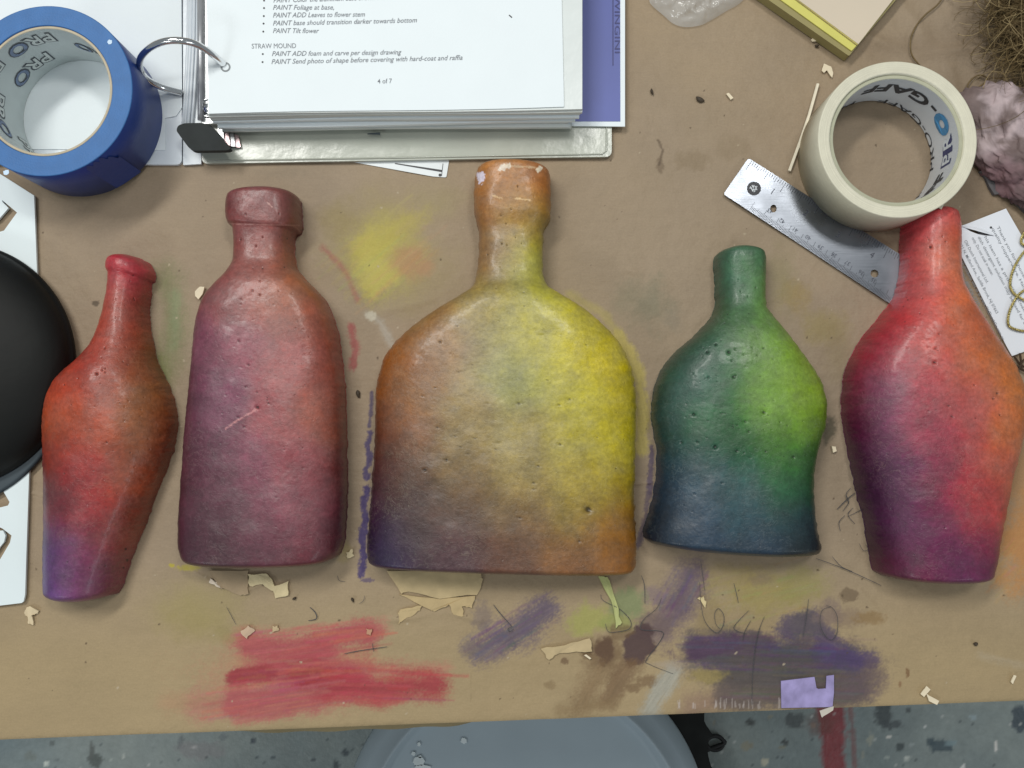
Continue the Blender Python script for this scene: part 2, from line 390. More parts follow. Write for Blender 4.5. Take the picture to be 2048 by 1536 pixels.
# ------------------------------------------------------------------ TABLE + KRAFT PAPER
eL = np.array(P(-300, 1491.5)[:2]); eR = np.array(P(2348, 1390.5)[:2])
def edge_y(x): return eL[1] + (eR[1] - eL[1]) * (x - eL[0]) / (eR[0] - eL[0])
tb = thing('work_table', 'plain wooden worktable under the brown kraft paper, its front edge over the floor', 'table', (0, .15, ZF))
m_wood = M('table_wood', L3(150, 120, 85), .6, var=.12, vscale=12)
mb = MB(); xs = (-.62, .62)
mb.slab([(xs[0], edge_y(xs[0]) + .003), (xs[1], edge_y(xs[1]) + .003), (xs[1], .62), (xs[0], .62)], -.034, -.0042); mb.build('tabletop', m_wood, tb)
for lx in (-.57, .57):
    for ly in (-.12, .55):
        mb = MB(); mb.slab([(lx - .03, ly - .03), (lx + .03, ly - .03), (lx + .03, ly + .03), (lx - .03, ly + .03)], ZF + .0005, -.035); mb.build('leg', m_wood, tb)

gx = np.unique(np.round(np.concatenate([np.arange(-.60, .601, .02), np.arange(-.36, .36, .00062)]), 5))
gv = np.unique(np.round(np.concatenate([np.arange(0, .80, .02), np.arange(0, .54, .00062)]), 5))
X, V = np.meshgrid(gx, gv); X = X.ravel(); V = V.ravel(); Y = edge_y(X) + V
kx, ky = proj(X, Y, np.zeros(X.shape))
n1 = fbm(X, Y, .14, 31, 4)[:, None]; n2 = fbm(X, Y, .03, 37, 4)[:, None]
base = lin((171, 151, 118))[None] * n1 + lin((160, 144, 122))[None] * (1 - n1)
warm = sstep(1050, 1350, ky)[:, None]
base = base * (1 - warm) + lin((176, 156, 116))[None] * warm
base = base * (.93 + .14 * n2)
st_ = fbm(X / .05, Y / .0035, 1.0, 41, 3)[:, None]; base = base * (.975 + .05 * st_)
C = Canvas(kx, ky, base)
S, B = C.stroke, C.blob
# soft stains and sponge halos
B((770, 500), 120, 110, (166, 152, 96), .75, .9, .2, 1); B((680, 440), 50, 40, (150, 134, 84), .6, .8, .2, 2)
B((770, 505), 78, 84, (184, 172, 92), .8, .9, .4, 3); B((752, 545), 46, 58, (196, 186, 92), .9, .6, .5, 4); B((755, 488), 50, 34, (192, 180, 84), .8, .6, .5, 5, rot=-.3); B((812, 450), 60, 26, (186, 172, 88), .7, .8, .5, 116, rot=-.5)
B((828, 525), 42, 38, (184, 142, 100), .75, .7, .3, 6); B((880, 400), 60, 40, (165, 152, 108), .5, .9, .2, 7)
S([(645, 495), (690, 540), (716, 600)], 12, (168, 108, 92), .7, .8, .6, 8); S([(702, 655), (712, 700), (706, 735)], 16, (166, 84, 80), .85, .6, .8, 9)
S([(735, 630), (762, 645), (783, 690)], 16, (186, 182, 166), .55, .8, .5, 10); B((742, 632), 12, 9, (212, 206, 180), .8, .4, .3, 11)
S([(330, 560), (345, 640), (330, 740)], 60, (126, 132, 84), .75, .9, .35, 12); S([(352, 590), (350, 690)], 22, (140, 158, 112), .5, .8, .5, 13); S([(315, 720), (330, 770)], 34, (116, 124, 58), .6, .9, .3, 14)
S([(744, 785), (741, 830), (738, 852)], 7, (84, 74, 104), .85, .4, .9, 15, grain=(10, 6)); S([(741, 868), (735, 890), (740, 915), (732, 940), (734, 955)], 12, (78, 66, 108), .92, .3, .8, 16, grain=(10, 6)); S([(735, 978), (728, 1005), (732, 1040), (724, 1080), (728, 1115), (722, 1150)], 14, (72, 58, 108), .95, .3, .8, 17, grain=(8, 6)); B((735, 1160), 14, 5, (84, 70, 110), .7, .3, .4, 18)
S([(1235, 670), (1275, 740), (1286, 820), (1282, 900)], 26, (196, 180, 96), .85, .5, .5, 19); S([(1140, 590), (1210, 630), (1240, 670)], 18, (180, 166, 96), .6, .6, .5, 20)
B((1300, 610), 46, 56, (132, 130, 104), .6, .8, .5, 21); B((1250, 600), 30, 40, (146, 138, 110), .5, .8, .5, 22); B((1345, 640), 20, 30, (136, 130, 110), .4, .8, .5, 23)
B((1590, 590), 34, 34, (164, 142, 84), .65, .8, .4, 24); B((1645, 655), 50, 36, (158, 142, 86), .6, .8, .4, 25); B((1560, 560), 30, 70, (146, 140, 92), .4, .9, .4, 26); B((1680, 700), 30, 60, (150, 136, 96), .4, .9, .4, 27)
S([(1304, 895), (1300, 950), (1298, 985)], 11, (90, 76, 100), .85, .4, .9, 28, grain=(8, 5)); S([(1297, 985), (1290, 1040), (1276, 1090)], 12, (96, 82, 96), .8, .4, .9, 29, grain=(8, 5))
B((1655, 862), 17, 28, (96, 90, 70), .85, .4, .3, 30, rot=.3); S([(1640, 880), (1632, 940)], 14, (140, 126, 100), .5, .8, .4, 31)
B((2045, 1090), 64, 92, (198, 140, 76), .8, .7, .5, 32); S([(2000, 1000), (1985, 1090), (2000, 1160)], 26, (190, 146, 88), .5, .8, .5, 33); B((2040, 960), 40, 70, (188, 140, 84), .6, .7, .4, 34)
B((1520, 1185), 100, 46, (164, 150, 86), .75, .7, .45, 35); B((1600, 1170), 60, 44, (154, 146, 84), .65, .7, .4, 36); B((1460, 1150), 90, 26, (160, 142, 88), .5, .8, .4, 37); B((1520, 1160), 26, 14, (140, 122, 98), .5, .6, .4, 38)
B((1500, 1250), 110, 30, (158, 138, 96), .5, .8, .4, 39)
S([(1378, 1150), (1358, 1200)], 84, (102, 86, 104), .88, .55, .35, 40, ang=0.1); S([(1345, 1215), (1320, 1255)], 72, (112, 94, 102), .8, .5, .5, 41, ang=0.1); B((1310, 1190), 26, 20, (140, 122, 122), .6, .5, .4, 42); B((1300, 1250), 40, 28, (118, 100, 96), .7, .5, .5, 43)
S([(960, 1300), (1030, 1262), (1085, 1220)], 62, (98, 86, 106), .88, .55, .75, 44, grain=(30, 5)); B((965, 1235), 22, 30, (128, 114, 108), .6, .5, .8, 45); S([(940, 1300), (985, 1310)], 34, (132, 118, 108), .7, .6, .9, 46)
B((1180, 1240), 46, 34, (172, 170, 96), .9, .5, .4, 47, rot=-.4); B((1255, 1205), 46, 36, (138, 150, 102), .85, .5, .4, 48); B((1235, 1245), 40, 18, (158, 166, 92), .7, .5, .4, 49)
B((1205, 1305), 44, 44, (122, 98, 68), .8, .5, .3, 50); B((1172, 1300), 14, 18, (112, 90, 64), .7, .4, .2, 51, wet=.8); B((1210, 1300), 20, 30, (106, 84, 68), .85, .4, .2, 52, wet=.95); B((1278, 1288), 32, 44, (96, 78, 76), .95, .25, .2, 53, wet=1.0, rot=.3); B((1240, 1262), 26, 16, (122, 100, 70), .7, .4, .2, 54)
S([(1200, 1345), (1170, 1400)], 60, (138, 114, 80), .8, .6, .4, 55); S([(1262, 1330), (1215, 1400)], 40, (128, 102, 72), .8, .4, .4, 56); S([(1120, 1420), (1230, 1405)], 26, (140, 118, 82), .6, .7, .5, 57); B((1298, 1362), 26, 14, (132, 108, 76), .8, .4, .3, 58); B((1268, 1375), 16, 9, (132, 108, 76), .8, .4, .3, 59); B((1128, 1322), 9, 8, (120, 96, 68), .8, .3, .3, 60); B((1100, 1370), 12, 9, (142, 120, 84), .6, .4, .3, 61)
S([(1300, 1420), (1318, 1380), (1350, 1345)], 44, (176, 176, 160), .85, .5, .4, 62); B((1345, 1330), 40, 12, (176, 164, 146), .5, .6, .4, 63)
S([(1385, 1415), (1450, 1395)], 50, (150, 122, 104), .7, .7, .4, 64)
# big violet-grey swatch
B((1560, 1335), 175, 70, (98, 88, 86), .92, .45, .45, 117); B((1470, 1306), 110, 34, (90, 70, 90), .85, .4, .4, 118); B((1625, 1385), 130, 34, (104, 92, 92), .85, .5, .4, 119)
S([(1400, 1302), (1470, 1300), (1600, 1310), (1680, 1330)], 74, (86, 80, 82), .93, .5, .35, 65, grain=(60, 5)); S([(1392, 1298), (1450, 1288), (1530, 1288)], 44, (88, 64, 88), .85, .3, .3, 66, grain=(60, 5))
S([(1480, 1350), (1600, 1355), (1700, 1365)], 80, (92, 84, 80), .9, .4, .35, 67, grain=(60, 5)); S([(1450, 1395), (1600, 1398), (1710, 1385)], 50, (104, 92, 86), .85, .5, .35, 68, grain=(60, 5))
S([(1580, 1255), (1625, 1240), (1665, 1290), (1705, 1325)], 50, (84, 74, 98), .85, .35, .55, 69, grain=(40, 5)); B((1615, 1250), 34, 30, (96, 88, 92), .8, .4, .4, 70); B((1510, 1280), 30, 22, (92, 82, 84), .8, .4, .4, 71); S([(1640, 1310), (1740, 1322)], 36, (82, 66, 106), .8, .35, .7, 72, grain=(50, 4)); S([(1700, 1375), (1740, 1350)], 66, (104, 88, 92), .75, .5, .4, 73)
B((1590, 1330), 90, 34, (80, 78, 76), .6, .6, .3, 74); B((1415, 1350), 40, 16, (158, 142, 82), .7, .5, .4, 75); B((1655, 1300), 22, 30, (90, 72, 116), .5, .5, .4, 76)
B((1698, 1190), 18, 16, (126, 108, 82), .85, .2, .2, 77); B((1690, 1235), 50, 20, (146, 126, 102), .7, .6, .5, 78); B((1740, 1236), 34, 14, (150, 124, 82), .8, .5, .5, 79); B((1655, 1225), 30, 26, (132, 114, 106), .6, .5, .5, 80)
B((1420, 1240), 30, 40, (150, 132, 92), .5, .6, .4, 81); B((1815, 1345), 4, 10, (128, 96, 62), .8, .4, .3, 82); B((1800, 1368), 4, 7, (140, 106, 72), .7, .4, .3, 83)
S([(1960, 1310), (2048, 1330)], 16, (182, 168, 138), .5, .7, .5, 84)
# reds
B((600, 1345), 190, 62, (188, 134, 106), .55, .8, .9, 121); B((560, 1400), 150, 34, (184, 118, 104), .5, .8, .8, 122)
S([(500, 1330), (640, 1325), (720, 1322)], 70, (190, 140, 104), .75, .6, 1.0, 85, grain=(40, 6)); S([(470, 1275), (600, 1280), (760, 1252)], 34, (196, 132, 110), .6, .7, .9, 86, grain=(50, 5)); S([(720, 1345), (890, 1335)], 26, (192, 128, 106), .6, .7, .9, 87, grain=(50, 5))
B((590, 1330), 110, 44, (184, 98, 94), .75, .6, .7, 131); B((680, 1340), 110, 34, (184, 92, 88), .65, .7, .8, 132); S([(500, 1292), (600, 1292), (735, 1265)], 56, (180, 86, 88), .92, .55, .5, 88, grain=(50, 5)); S([(480, 1352), (560, 1345), (630, 1320)], 40, (180, 78, 82), .9, .35, .6, 89, grain=(50, 5)); S([(470, 1355), (545, 1345)], 30, (164, 62, 68), .9, .3, .4, 90, grain=(50, 5))
S([(395, 1412), (520, 1398), (620, 1380)], 56, (186, 116, 108), .75, .6, .6, 91, grain=(70, 5)); S([(480, 1405), (600, 1392), (700, 1362)], 66, (180, 92, 92), .9, .35, .4, 92, grain=(70, 5)); S([(480, 1440), (560, 1418)], 30, (186, 110, 100), .7, .5, .8, 93, grain=(50, 5)); S([(340, 1405), (430, 1400)], 40, (180, 138, 104), .5, .8, .8, 94, grain=(50, 5))
S([(600, 1350), (650, 1365), (760, 1378), (868, 1368)], 62, (172, 64, 70), .95, .5, .4, 95, grain=(60, 5)); B((620, 1352), 34, 20, (158, 54, 62), .9, .3, .3, 96); S([(660, 1400), (800, 1400)], 20, (184, 82, 80), .6, .5, 1, 97, grain=(12, 5)); S([(560, 1320), (650, 1305)], 40, (182, 84, 86), .8, .4, .6, 98, grain=(40, 5))
B((400, 1215), 100, 60, (168, 154, 102), .65, .9, .3, 99); B((385, 1240), 60, 40, (164, 150, 92), .5, .9, .4, 100); B((375, 1136), 28, 6, (186, 174, 70), .8, .5, .6, 101); B((344, 1131), 6, 4, (190, 176, 60), .9, .3, .3, 102); B((690, 1100), 16, 26, (164, 148, 92), .6, .7, .4, 103); B((455, 1270), 30, 20, (158, 144, 92), .6, .8, .4, 104)
def bristle(pts, wd, col, n_, seed, op=.6):
    rs = np.random.RandomState(seed); (x0, y0), (x1, y1) = pts[0], pts[-1]; l = math.hypot(x1 - x0, y1 - y0); dx, dy = (x1 - x0) / l, (y1 - y0) / l
    for i in range(n_):
        o_ = rs.uniform(-.62, .62) * wd; a = rs.uniform(-.06, .72); e_ = a + rs.uniform(.12, .45); w_ = rs.uniform(2.6, 7); c_ = [np.clip(q + rs.uniform(-22, 26), 0, 255) for q in col]
        S([(x0 + dx * l * t - dy * o_, y0 + dy * l * t + dx * o_ + rs.uniform(-1, 1)) for t in (a, (a + e_) / 2, e_)], w_, c_, op * rs.uniform(.3, .8), .9, .9, seed * 50 + i, grain=(16, 2))
bristle([(480, 1300), (760, 1262)], 52, (188, 96, 92), 46, 1); bristle([(590, 1360), (890, 1368)], 60, (184, 72, 76), 54, 2); bristle([(390, 1415), (700, 1370)], 64, (184, 104, 98), 46, 3); bristle([(460, 1356), (640, 1335)], 44, (170, 74, 78), 24, 4)
bristle([(1370, 1300), (1720, 1310)], 66, (92, 74, 94), 60, 5, .5); bristle([(1440, 1370), (1740, 1375)], 70, (98, 88, 88), 50, 6, .5); bristle([(940, 1310), (1095, 1215)], 54, (104, 92, 110), 40, 7); bristle([(1330, 1240), (1385, 1140)], 60, (106, 92, 108), 30, 8)
bristle([(660, 600), (860, 430)], 120, (182, 168, 96), 40, 9, .35); bristle([(1950, 1150), (2060, 1040)], 120, (196, 146, 90), 30, 10, .4); bristle([(1420, 1210), (1640, 1150)], 90, (160, 148, 92), 40, 11, .35)
bristle([(540, 1335), (730, 1325)], 30, (190, 130, 106), 14, 12, .4)
# water marks and darker patches at the top
B((1387, 322), 40, 22, (138, 120, 90), .45, .4, .2, 105); B((1470, 300), 36, 26, (144, 126, 96), .4, .6, .2, 106); B((1320, 330), 8, 16, (112, 94, 70), .6, .4, .6, 107); S([(1316, 280), (1326, 300), (1318, 330)], 5, (96, 80, 60), .7, .5, .9, 108)
S([(1740, 100), (1950, 90)], 50, (134, 116, 92), .4, .9, .3, 109); S([(1940, 30), (1900, 170)], 60, (120, 104, 80), .35, .9, .3, 110); B((1990, 440), 70, 60, (120, 104, 80), .5, .8, .3, 111)
B((1960, 380), 60, 60, (126, 108, 84), .5, .8, .3, 112); B((560, 345), 60, 14, (150, 136, 112), .4, .7, .3, 113); B((192, 607), 9, 6, (84, 72, 54), .8, .4, .6, 114)
B((1140, 1110), 60, 20, (150, 132, 96), .4, .8, .3, 115)
for i in range(280):          # specks of dirt and grit
    a, c2 = RS.uniform(0, 2048), RS.uniform(60, 1470); r = RS.uniform(.9, 2.3)
    dark = RS.rand() < .62
    B((a, c2), r * RS.uniform(.7, 1.8), r, (92, 76, 54) if dark else (196, 182, 152), .75, .3, .2, 300 + i, rot=RS.uniform(0, 3))
for i in range(26):           # white scuffs at the front edge
    a = RS.uniform(1350, 1560); S([(a, 1418 - a * .002 + RS.uniform(-3, 3)), (a + RS.uniform(-2, 2), 1408 + RS.uniform(-14, 0))], 2.4, (205, 196, 186), .4, .4, .4, 800 + i)
# relief of the sheet: creases, slight lift
Z = (fbm(X, Y, .09, 51, 3) - .5) * .0016 - np.abs(fbm(X, Y, .05, 55, 3) - .5) * .0022 + .0004
def crease(pts, wd, h):
    global Z
    d, t = line_dist(kx, ky, pts); Z = Z + h * np.exp(-(d / wd) ** 2) * (.6 + .4 * np.sin(t * 9))
for pts, wd, h in [([(1700, 60), (1820, 110), (1960, 95)], 12, .0016), ([(1800, 10), (1900, 140), (1920, 230)], 14, .0014), ([(1930, 330), (2048, 450)], 9, .002),
                   ([(1250, 540), (1330, 560)], 8, .0006), ([(860, 600), (700, 640), (610, 600)], 10, .0006), ([(60, 985), (95, 992)], 3, .0005), ([(1270, 968), (1302, 965)], 3, .0008),
                   ([(1720, 1180), (1780, 1250), (1850, 1280)], 5, .0005), ([(1960, 1150), (2048, 1200)], 6, .0006), ([(940, 1345), (940, 1400)], 2, .0004), ([(820, 1330), (830, 1390)], 3, .0004),
                   ([(380, 1140), (470, 1190), (520, 1170)], 5, .0008), ([(780, 1240), (900, 1225), (960, 1240)], 7, .0012)]: crease(pts, wd, h)
Z -= .0012 * np.exp(-V / .0016)
Z += .0002
Z = np.maximum(Z, -.0015)
kp = thing('kraft_paper', 'brown kraft paper sheet smeared with red, yellow and violet paint covering the table', 'paper', (0, 0, 0))
ks = mk('sheet', np.stack([X, Y, Z], 1), gridfaces(len(gv), len(gx)), m_kraft, kp, True)
C.c *= np.array([.80, .780, .82]); setcol(ks, C.c); setf(ks, C.wet, 'wet')
# front turn-down of the paper, bulging out under the edge between the swatches
xs_ = np.linspace(-.60, .60, 241); rows = []
for x in xs_:
    px = proj(x, edge_y(x), 0)[0]
    bulge = .0062 * sstep(250, 620, px) * (1 - sstep(880, 1010, px)) + .0008 + .0006 * math.sin(px * .05)
    y = edge_y(x)
    rows.append([(x, y, -.0011), (x, y - .0006, -.004), (x, y - bulge * .8, -.011), (x, y - bulge, -.016), (x, y + .001, -.026), (x, y + .002, -.04)])
rows = np.array(rows); mk('turned_edge', rows.reshape(-1, 3), gridfaces(len(xs_), 6), M('kraft_plain', L3(160, 140, 100), .7, var=.08, vscale=60, bump=.0005, bscale=90), kp, True)
# torn flaps and bared patches
def flap(pts, z1, col, amp=.0005, lift=None, name='torn_flap', z0=.0012):
    w_ = wob(W(pts), amp, 4); mb = MB(); n_ = len(w_)
    zz = [z1 * (1 + .5 * math.sin(i * .7)) + z0 for i in range(n_)] if lift is None else [z0 + z1 + lift * i / n_ for i in range(n_)]
    mb.slab(w_, z0 - .0004, zz); return mb.build(name, M('torn_paper', L3(*col), .8, var=.1, vscale=120, bump=.0003, bscale=300), kp)
flap([(775, 1140), (960, 1140), (966, 1158), (955, 1188), (880, 1195), (820, 1182), (803, 1186)], .0010, (184, 164, 124))
flap([(800, 1188), (880, 1197), (950, 1192), (945, 1214), (925, 1212), (928, 1232), (908, 1228), (898, 1208), (870, 1222), (860, 1216)], .0007, (184, 162, 120))
flap([(805, 1216), (845, 1210), (838, 1222), (806, 1240), (798, 1248), (797, 1224)], .0008, (188, 166, 124))
flap([(1080, 1296), (1130, 1288), (1180, 1276), (1184, 1302), (1120, 1304), (1098, 1318)], .0009, (186, 166, 128))
flap([(498, 1148), (535, 1146), (546, 1160), (552, 1172), (578, 1162), (578, 1190), (552, 1196), (548, 1182), (528, 1168), (500, 1172)], .0009, (206, 190, 150))
flap([(420, 1140), (498, 1140), (498, 1188), (478, 1190), (440, 1172)], .0006, (158, 138, 110))
flap([(424, 1156), (440, 1168), (448, 1176), (434, 1170), (420, 1164)], .0012, (218, 204, 186))
flap([(483, 1262), (500, 1250), (512, 1260), (494, 1276)], .0010, (194, 168, 142))
flap([(56, 1214), (66, 1210), (80, 1222), (74, 1228), (66, 1230), (70, 1248), (60, 1246), (58, 1232), (52, 1226)], .0010, (212, 194, 160))
flap([(1195, 1150), (1215, 1152), (1228, 1190), (1242, 1245), (1232, 1256), (1222, 1200)], .0009, (176, 180, 120))
flap([(1395, 1196), (1404, 1192), (1412, 1206), (1410, 1214)], .0008, (214, 196, 150))
flap([(545, 1252), (556, 1250), (560, 1258), (548, 1262)], .0007, (192, 170, 134))
flap([(733, 1255), (745, 1258), (742, 1270), (735, 1266)], .0008, (184, 140, 112))
flap([(694, 1105), (705, 1098), (708, 1112), (697, 1118)], .0008, (198, 182, 146))
# pencil and pen marks
mb = MB(); PW = .00038
def mark(pts, wd=PW, n_=7, z=.0021):
    q = catm([P(a, c2)[:2] + (z,) for a, c2 in pts], n_)
    k = len(q); mb = MB(); mb.ribbon([tuple(p) for p in q], [wd * (.55 + .45 * math.sin(math.pi * (i + .5) / k)) for i in range(k)]); mb.build('pencil_mark', m_ink_dark, kp)
mark([(1398, 1163), (1400, 1200), (1408, 1240), (1430, 1264), (1444, 1252), (1446, 1230), (1436, 1216), (1428, 1226), (1430, 1246), (1438, 1256)])
mark([(1496, 1220), (1478, 1238), (1466, 1254), (1476, 1262), (1492, 1266)]); mark([(1500, 1240), (1488, 1262), (1484, 1280)]); mark([(1527, 1232), (1516, 1260), (1510, 1290), (1504, 1340), (1502, 1408)])
mark([(1615, 1197), (1611, 1230), (1604, 1272)]); mark([(1660, 1212), (1642, 1220), (1638, 1246), (1648, 1270), (1662, 1278), (1672, 1262), (1672, 1232), (1662, 1214), (1650, 1210)])
mark([(1322, 1195), (1312, 1216), (1290, 1234), (1281, 1248), (1284, 1258), (1323, 1262), (1320, 1280), (1292, 1318), (1300, 1328), (1345, 1346)], .0004)
mark([(1282, 1150), (1288, 1170), (1289, 1206)]); mark([(1201, 1188), (1206, 1200), (1240, 1218), (1260, 1240), (1258, 1256), (1236, 1262), (1216, 1262), (1210, 1246)], .0004)
mark([(1466, 1165), (1472, 1190), (1475, 1205)]); mark([(1630, 1116), (1690, 1138), (1760, 1170)], .0004); mark([(1662, 1112), (1680, 1132), (1702, 1142)])
mark([(987, 1208), (1000, 1225), (1024, 1252)], .0005); mark([(1024, 1252), (1016, 1256), (1020, 1262), (1028, 1256)])
mark([(690, 1306), (720, 1300), (775, 1292)], .0005); mark([(746, 1285), (748, 1302)]); mark([(455, 1212), (474, 1248)], .0003); mark([(621, 1213), (632, 1224), (634, 1236), (618, 1240)], .0006)
mark([(1400, 1120), (1404, 1150), (1408, 1180)], .0003); mark([(730, 1190), (728, 1200), (720, 1206)], .0003); mark([(676, 1150), (680, 1160), (692, 1162)], .0003)
for a, c2 in [(1690, 990), (1700, 975), (1712, 1000), (1688, 1030), (1704, 1015)]:
    mark([(a, c2), (a + RS.uniform(-14, 14), c2 + 14), (a + RS.uniform(-20, 20), c2 + 32)], .0004)
mark([(1672, 1018), (1690, 1000), (1708, 985)], .0006); mark([(1716, 1086), (1724, 1100), (1734, 1098), (1728, 1088)], .0003)

# ------------------------------------------------------------------ BOTTLES
def build_bottle(loc_label, rows, samples, hmax, pits, fib, cap_rows=None, chips=(), rough=.36, seed=1, nexp=2.5, sig=34, zs=.017):
    R = np.array(rows, float)                     # xl yl xr yr bow
    arc = [0]
    for i in range(1, len(R)): arc.append(arc[-1] + abs((R[i, 1] + R[i, 3]) / 2 - (R[i - 1, 1] + R[i - 1, 3]) / 2) + .35 * (abs(R[i, 0] - R[i - 1, 0]) + abs(R[i, 2] - R[i - 1, 2])) / 2 + 1e-3)
    arc = np.array(arc)
    m = np.zeros_like(R)
    dl = np.diff(arc); de = np.diff(R, axis=0) / dl[:, None]
    for i in range(1, len(R) - 1):                # monotone slopes
        a, c2 = de[i - 1], de[i]; w1 = 2 * dl[i] + dl[i - 1]; w2 = dl[i] + 2 * dl[i - 1]
        with np.errstate(divide='ignore', invalid='ignore'):
            h = (w1 + w2) / (w1 / a + w2 / c2)
        m[i] = np.where(a * c2 > 0, h, (a + c2) * .25)
    m[0] = de[0]; m[-1] = de[-1]
    def ev(s):
        i = np.clip(np.searchsorted(arc, s) - 1, 0, len(dl) - 1); t = ((s - arc[i]) / dl[i])[:, None]; h = dl[i][:, None]
        return (2 * t ** 3 - 3 * t ** 2 + 1) * R[i] + (t ** 3 - 2 * t ** 2 + t) * h * m[i] + (-2 * t ** 3 + 3 * t ** 2) * R[i + 1] + (t ** 3 - t ** 2) * h * m[i + 1]
    ns = int(arc[-1] / 1.7); s = np.linspace(0, arc[-1], ns)
    E = ev(s); nc = 211; v_ = np.linspace(-1, 1, nc)
    u = np.sign(v_) * (1 - (1 - np.abs(v_)) ** 1.75); zz = (1 - np.clip(np.abs(u), 0, 1) ** nexp) ** (1 / nexp); zz[0] = zz[-1] = 0
    xl, yl, xr, yr, bo = E.T
    U = (u + 1) / 2
    PX = xl[:, None] * (1 - U) + xr[:, None] * U
    PY = yl[:, None] * (1 - U) + yr[:, None] * U + bo[:, None] * (1 - u[None] ** 2)
    wid = np.hypot(xr - xl, yr - yl) / 3080 / 2
    H = hmax * np.tanh(1.15 * wid / .024)
    kern = np.hanning(9); kern /= kern.sum(); H = np.convolve(np.pad(H, 4, 'edge'), kern, 'valid')
    de_ = np.minimum(s - s[0], s[-1] - s) / 3080; r_end = .0065
    e = np.clip(de_ / r_end, 0, 1); endp = (1 - (1 - e) ** 2.4) ** (1 / 2.4)
    Zb = zz[None] * H[:, None] * (.28 + .72 * endp[:, None])
    def zside(px, sgn): return .002 + (zs - .002) * sstep(-120, 40, sgn * (px - 1024))
    XL = Pn(xl, yl, zside(xl, -1))[0]; XR = Pn(xr, yr, zside(xr, 1))[0]
    Xw = XL[:, None] * (1 - U) + XR[:, None] * U; Yw = Pn(PX, PY, zs * .7)[1]
    n = fbm(Xw, Yw, .020, 70 + seed, 2) - .5; n2 = fbm(Xw, Yw, .0035, 80 + seed, 3) - .5
    body = sstep(.25, .9, Zb / (H[:, None] + 1e-6))
    Zw = Zb + (n * .0015 + n2 * .00022) * body
    # hammered unevenness of the walls
    k = (1 - body) * .0009
    Xw = Xw + k * n2 * 2; 
    qx, qy = proj(Xw, Yw, Zw)
    allp = list(pits)
    for i in range(28):
        j = RS.randint(20, ns - 20); t = RS.uniform(.15, .85); allp.append((xl[j] * (1 - t) + xr[j] * t, yl[j] * (1 - t) + yr[j] * t, RS.uniform(1.0, 1.7)))
    for i in range(60 if seed == 4 else 22):
        j = int(ns * RS.uniform(.3, .75)); t = RS.uniform(.2, .8); allp.append((xl[j] * (1 - t) + xr[j] * t, yl[j] * (1 - t) + yr[j] * t, RS.uniform(.8, 1.3)))
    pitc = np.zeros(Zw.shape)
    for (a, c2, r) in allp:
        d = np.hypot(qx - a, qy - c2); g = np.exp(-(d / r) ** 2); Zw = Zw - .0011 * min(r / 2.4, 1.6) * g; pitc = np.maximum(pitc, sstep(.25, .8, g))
    Zw = np.maximum(Zw, .0)
    # colour: blended paint, its samples keep some shading at edges and foot
    sm = np.array(samples, float)
    if seed == 2:
        l_ = sm[:, 2:5].mean(1, keepdims=True); sm[:, 2:5] = sm[:, 2:5] * .78 + .22 * l_ * np.array([[1.40, .78, .74]])
    if seed == 1: sm[:, 2:5] = sm[:, 2:5] * .97 * 1.05 + .03 * sm[:, 2:5].mean(1, keepdims=True) * np.array([[1.2, .95, .75]])
    sl = lin(sm[:, 2:5])
    wx = qx + (fbm(Xw, Yw, .018, 90 + seed, 4) - .5) * 46; wy = qy + (fbm(Xw, Yw, .018, 95 + seed, 4) - .5) * 46
    num = np.zeros(Zw.shape + (3,)); den = np.zeros(Zw.shape) + 1e-12
    for (p, c2) in zip(sm, sl):
        g = np.exp(-((wx - p[0]) ** 2 + (wy - p[1]) ** 2) / (2 * sig * sig)) + 1e-7 / (1 + ((wx - p[0]) ** 2 + (wy - p[1]) ** 2) / 3000)
        num += g[..., None] * c2; den += g
    col = num / den[..., None]
    g = fbm(Xw / .006, Yw / .0030, 1.0, 99 + seed, 4)[..., None]; col = col * (.86 + .28 * g) * .80
    gm = fbm(Xw, Yw, .011, 150 + seed, 5)[..., None]; col = col * (.80 + .40 * gm)
    g = fbm(Xw, Yw, .007, 120 + seed, 4); 
    lum = col.mean(-1, keepdims=True); col = lum + (col - lum) * (.92 + .4 * (g[..., None] - .5))
    col = np.clip(col, .004, .9) ** 1.22 * 1.24; col = col * (1 - .8 * pitc[..., None])  # shade inside the pits darkened into the colour
    for (a, c2, e_, f2, rad, cc_, op) in chips:
        vx, vy = e_ - a, f2 - c2; tt = np.clip(((qx - a) * vx + (qy - c2) * vy) / (vx * vx + vy * vy + 1e-6), 0, 1)
        d = np.hypot(qx - a - tt * vx, qy - c2 - tt * vy) + (fbm(Xw, Yw, .0016, 140, 3) - .5) * rad * 2.2
        mk_ = (sstep(rad * 1.1, rad * .7, d) * op)[..., None]; col = col * (1 - mk_) + lin(cc_) * mk_
    # base ring closing the wall to the table
    verts = np.stack([Xw, Yw, Zw + .0012], -1).reshape(-1, 3); faces = gridfaces(ns, nc)
    col = col.reshape(-1, 3); loop = [i * nc for i in range(ns)] + [(ns - 1) * nc + c2 for c2 in range(1, nc)] + [i * nc + nc - 1 for i in range(ns - 2, -1, -1)] + [c2 for c2 in range(nc - 2, 0, -1)]
    loop = np.array(loop); nb = len(verts); lv = verts[loop].copy(); cx = lv[:, :2].mean(0); lv[:, 2] = .0004; lv[:, :2] = cx + (lv[:, :2] - cx) * .996
    verts = np.concatenate([verts, lv]); col = np.concatenate([col, col[loop]])
    k = len(loop); a = np.arange(k); c2 = (a + 1) % k
    faces = np.concatenate([faces, np.stack([loop[a], nb + a, nb + c2, loop[c2]], 1)])
    name, label = loc_label
    t = thing(name, label, 'bottle', (float(cx[0]), float(cx[1]), 0.0004), 'painted cast bottles laid in a row')
    mt = bottle_mat('bottle_paint', fib, .07, rough)
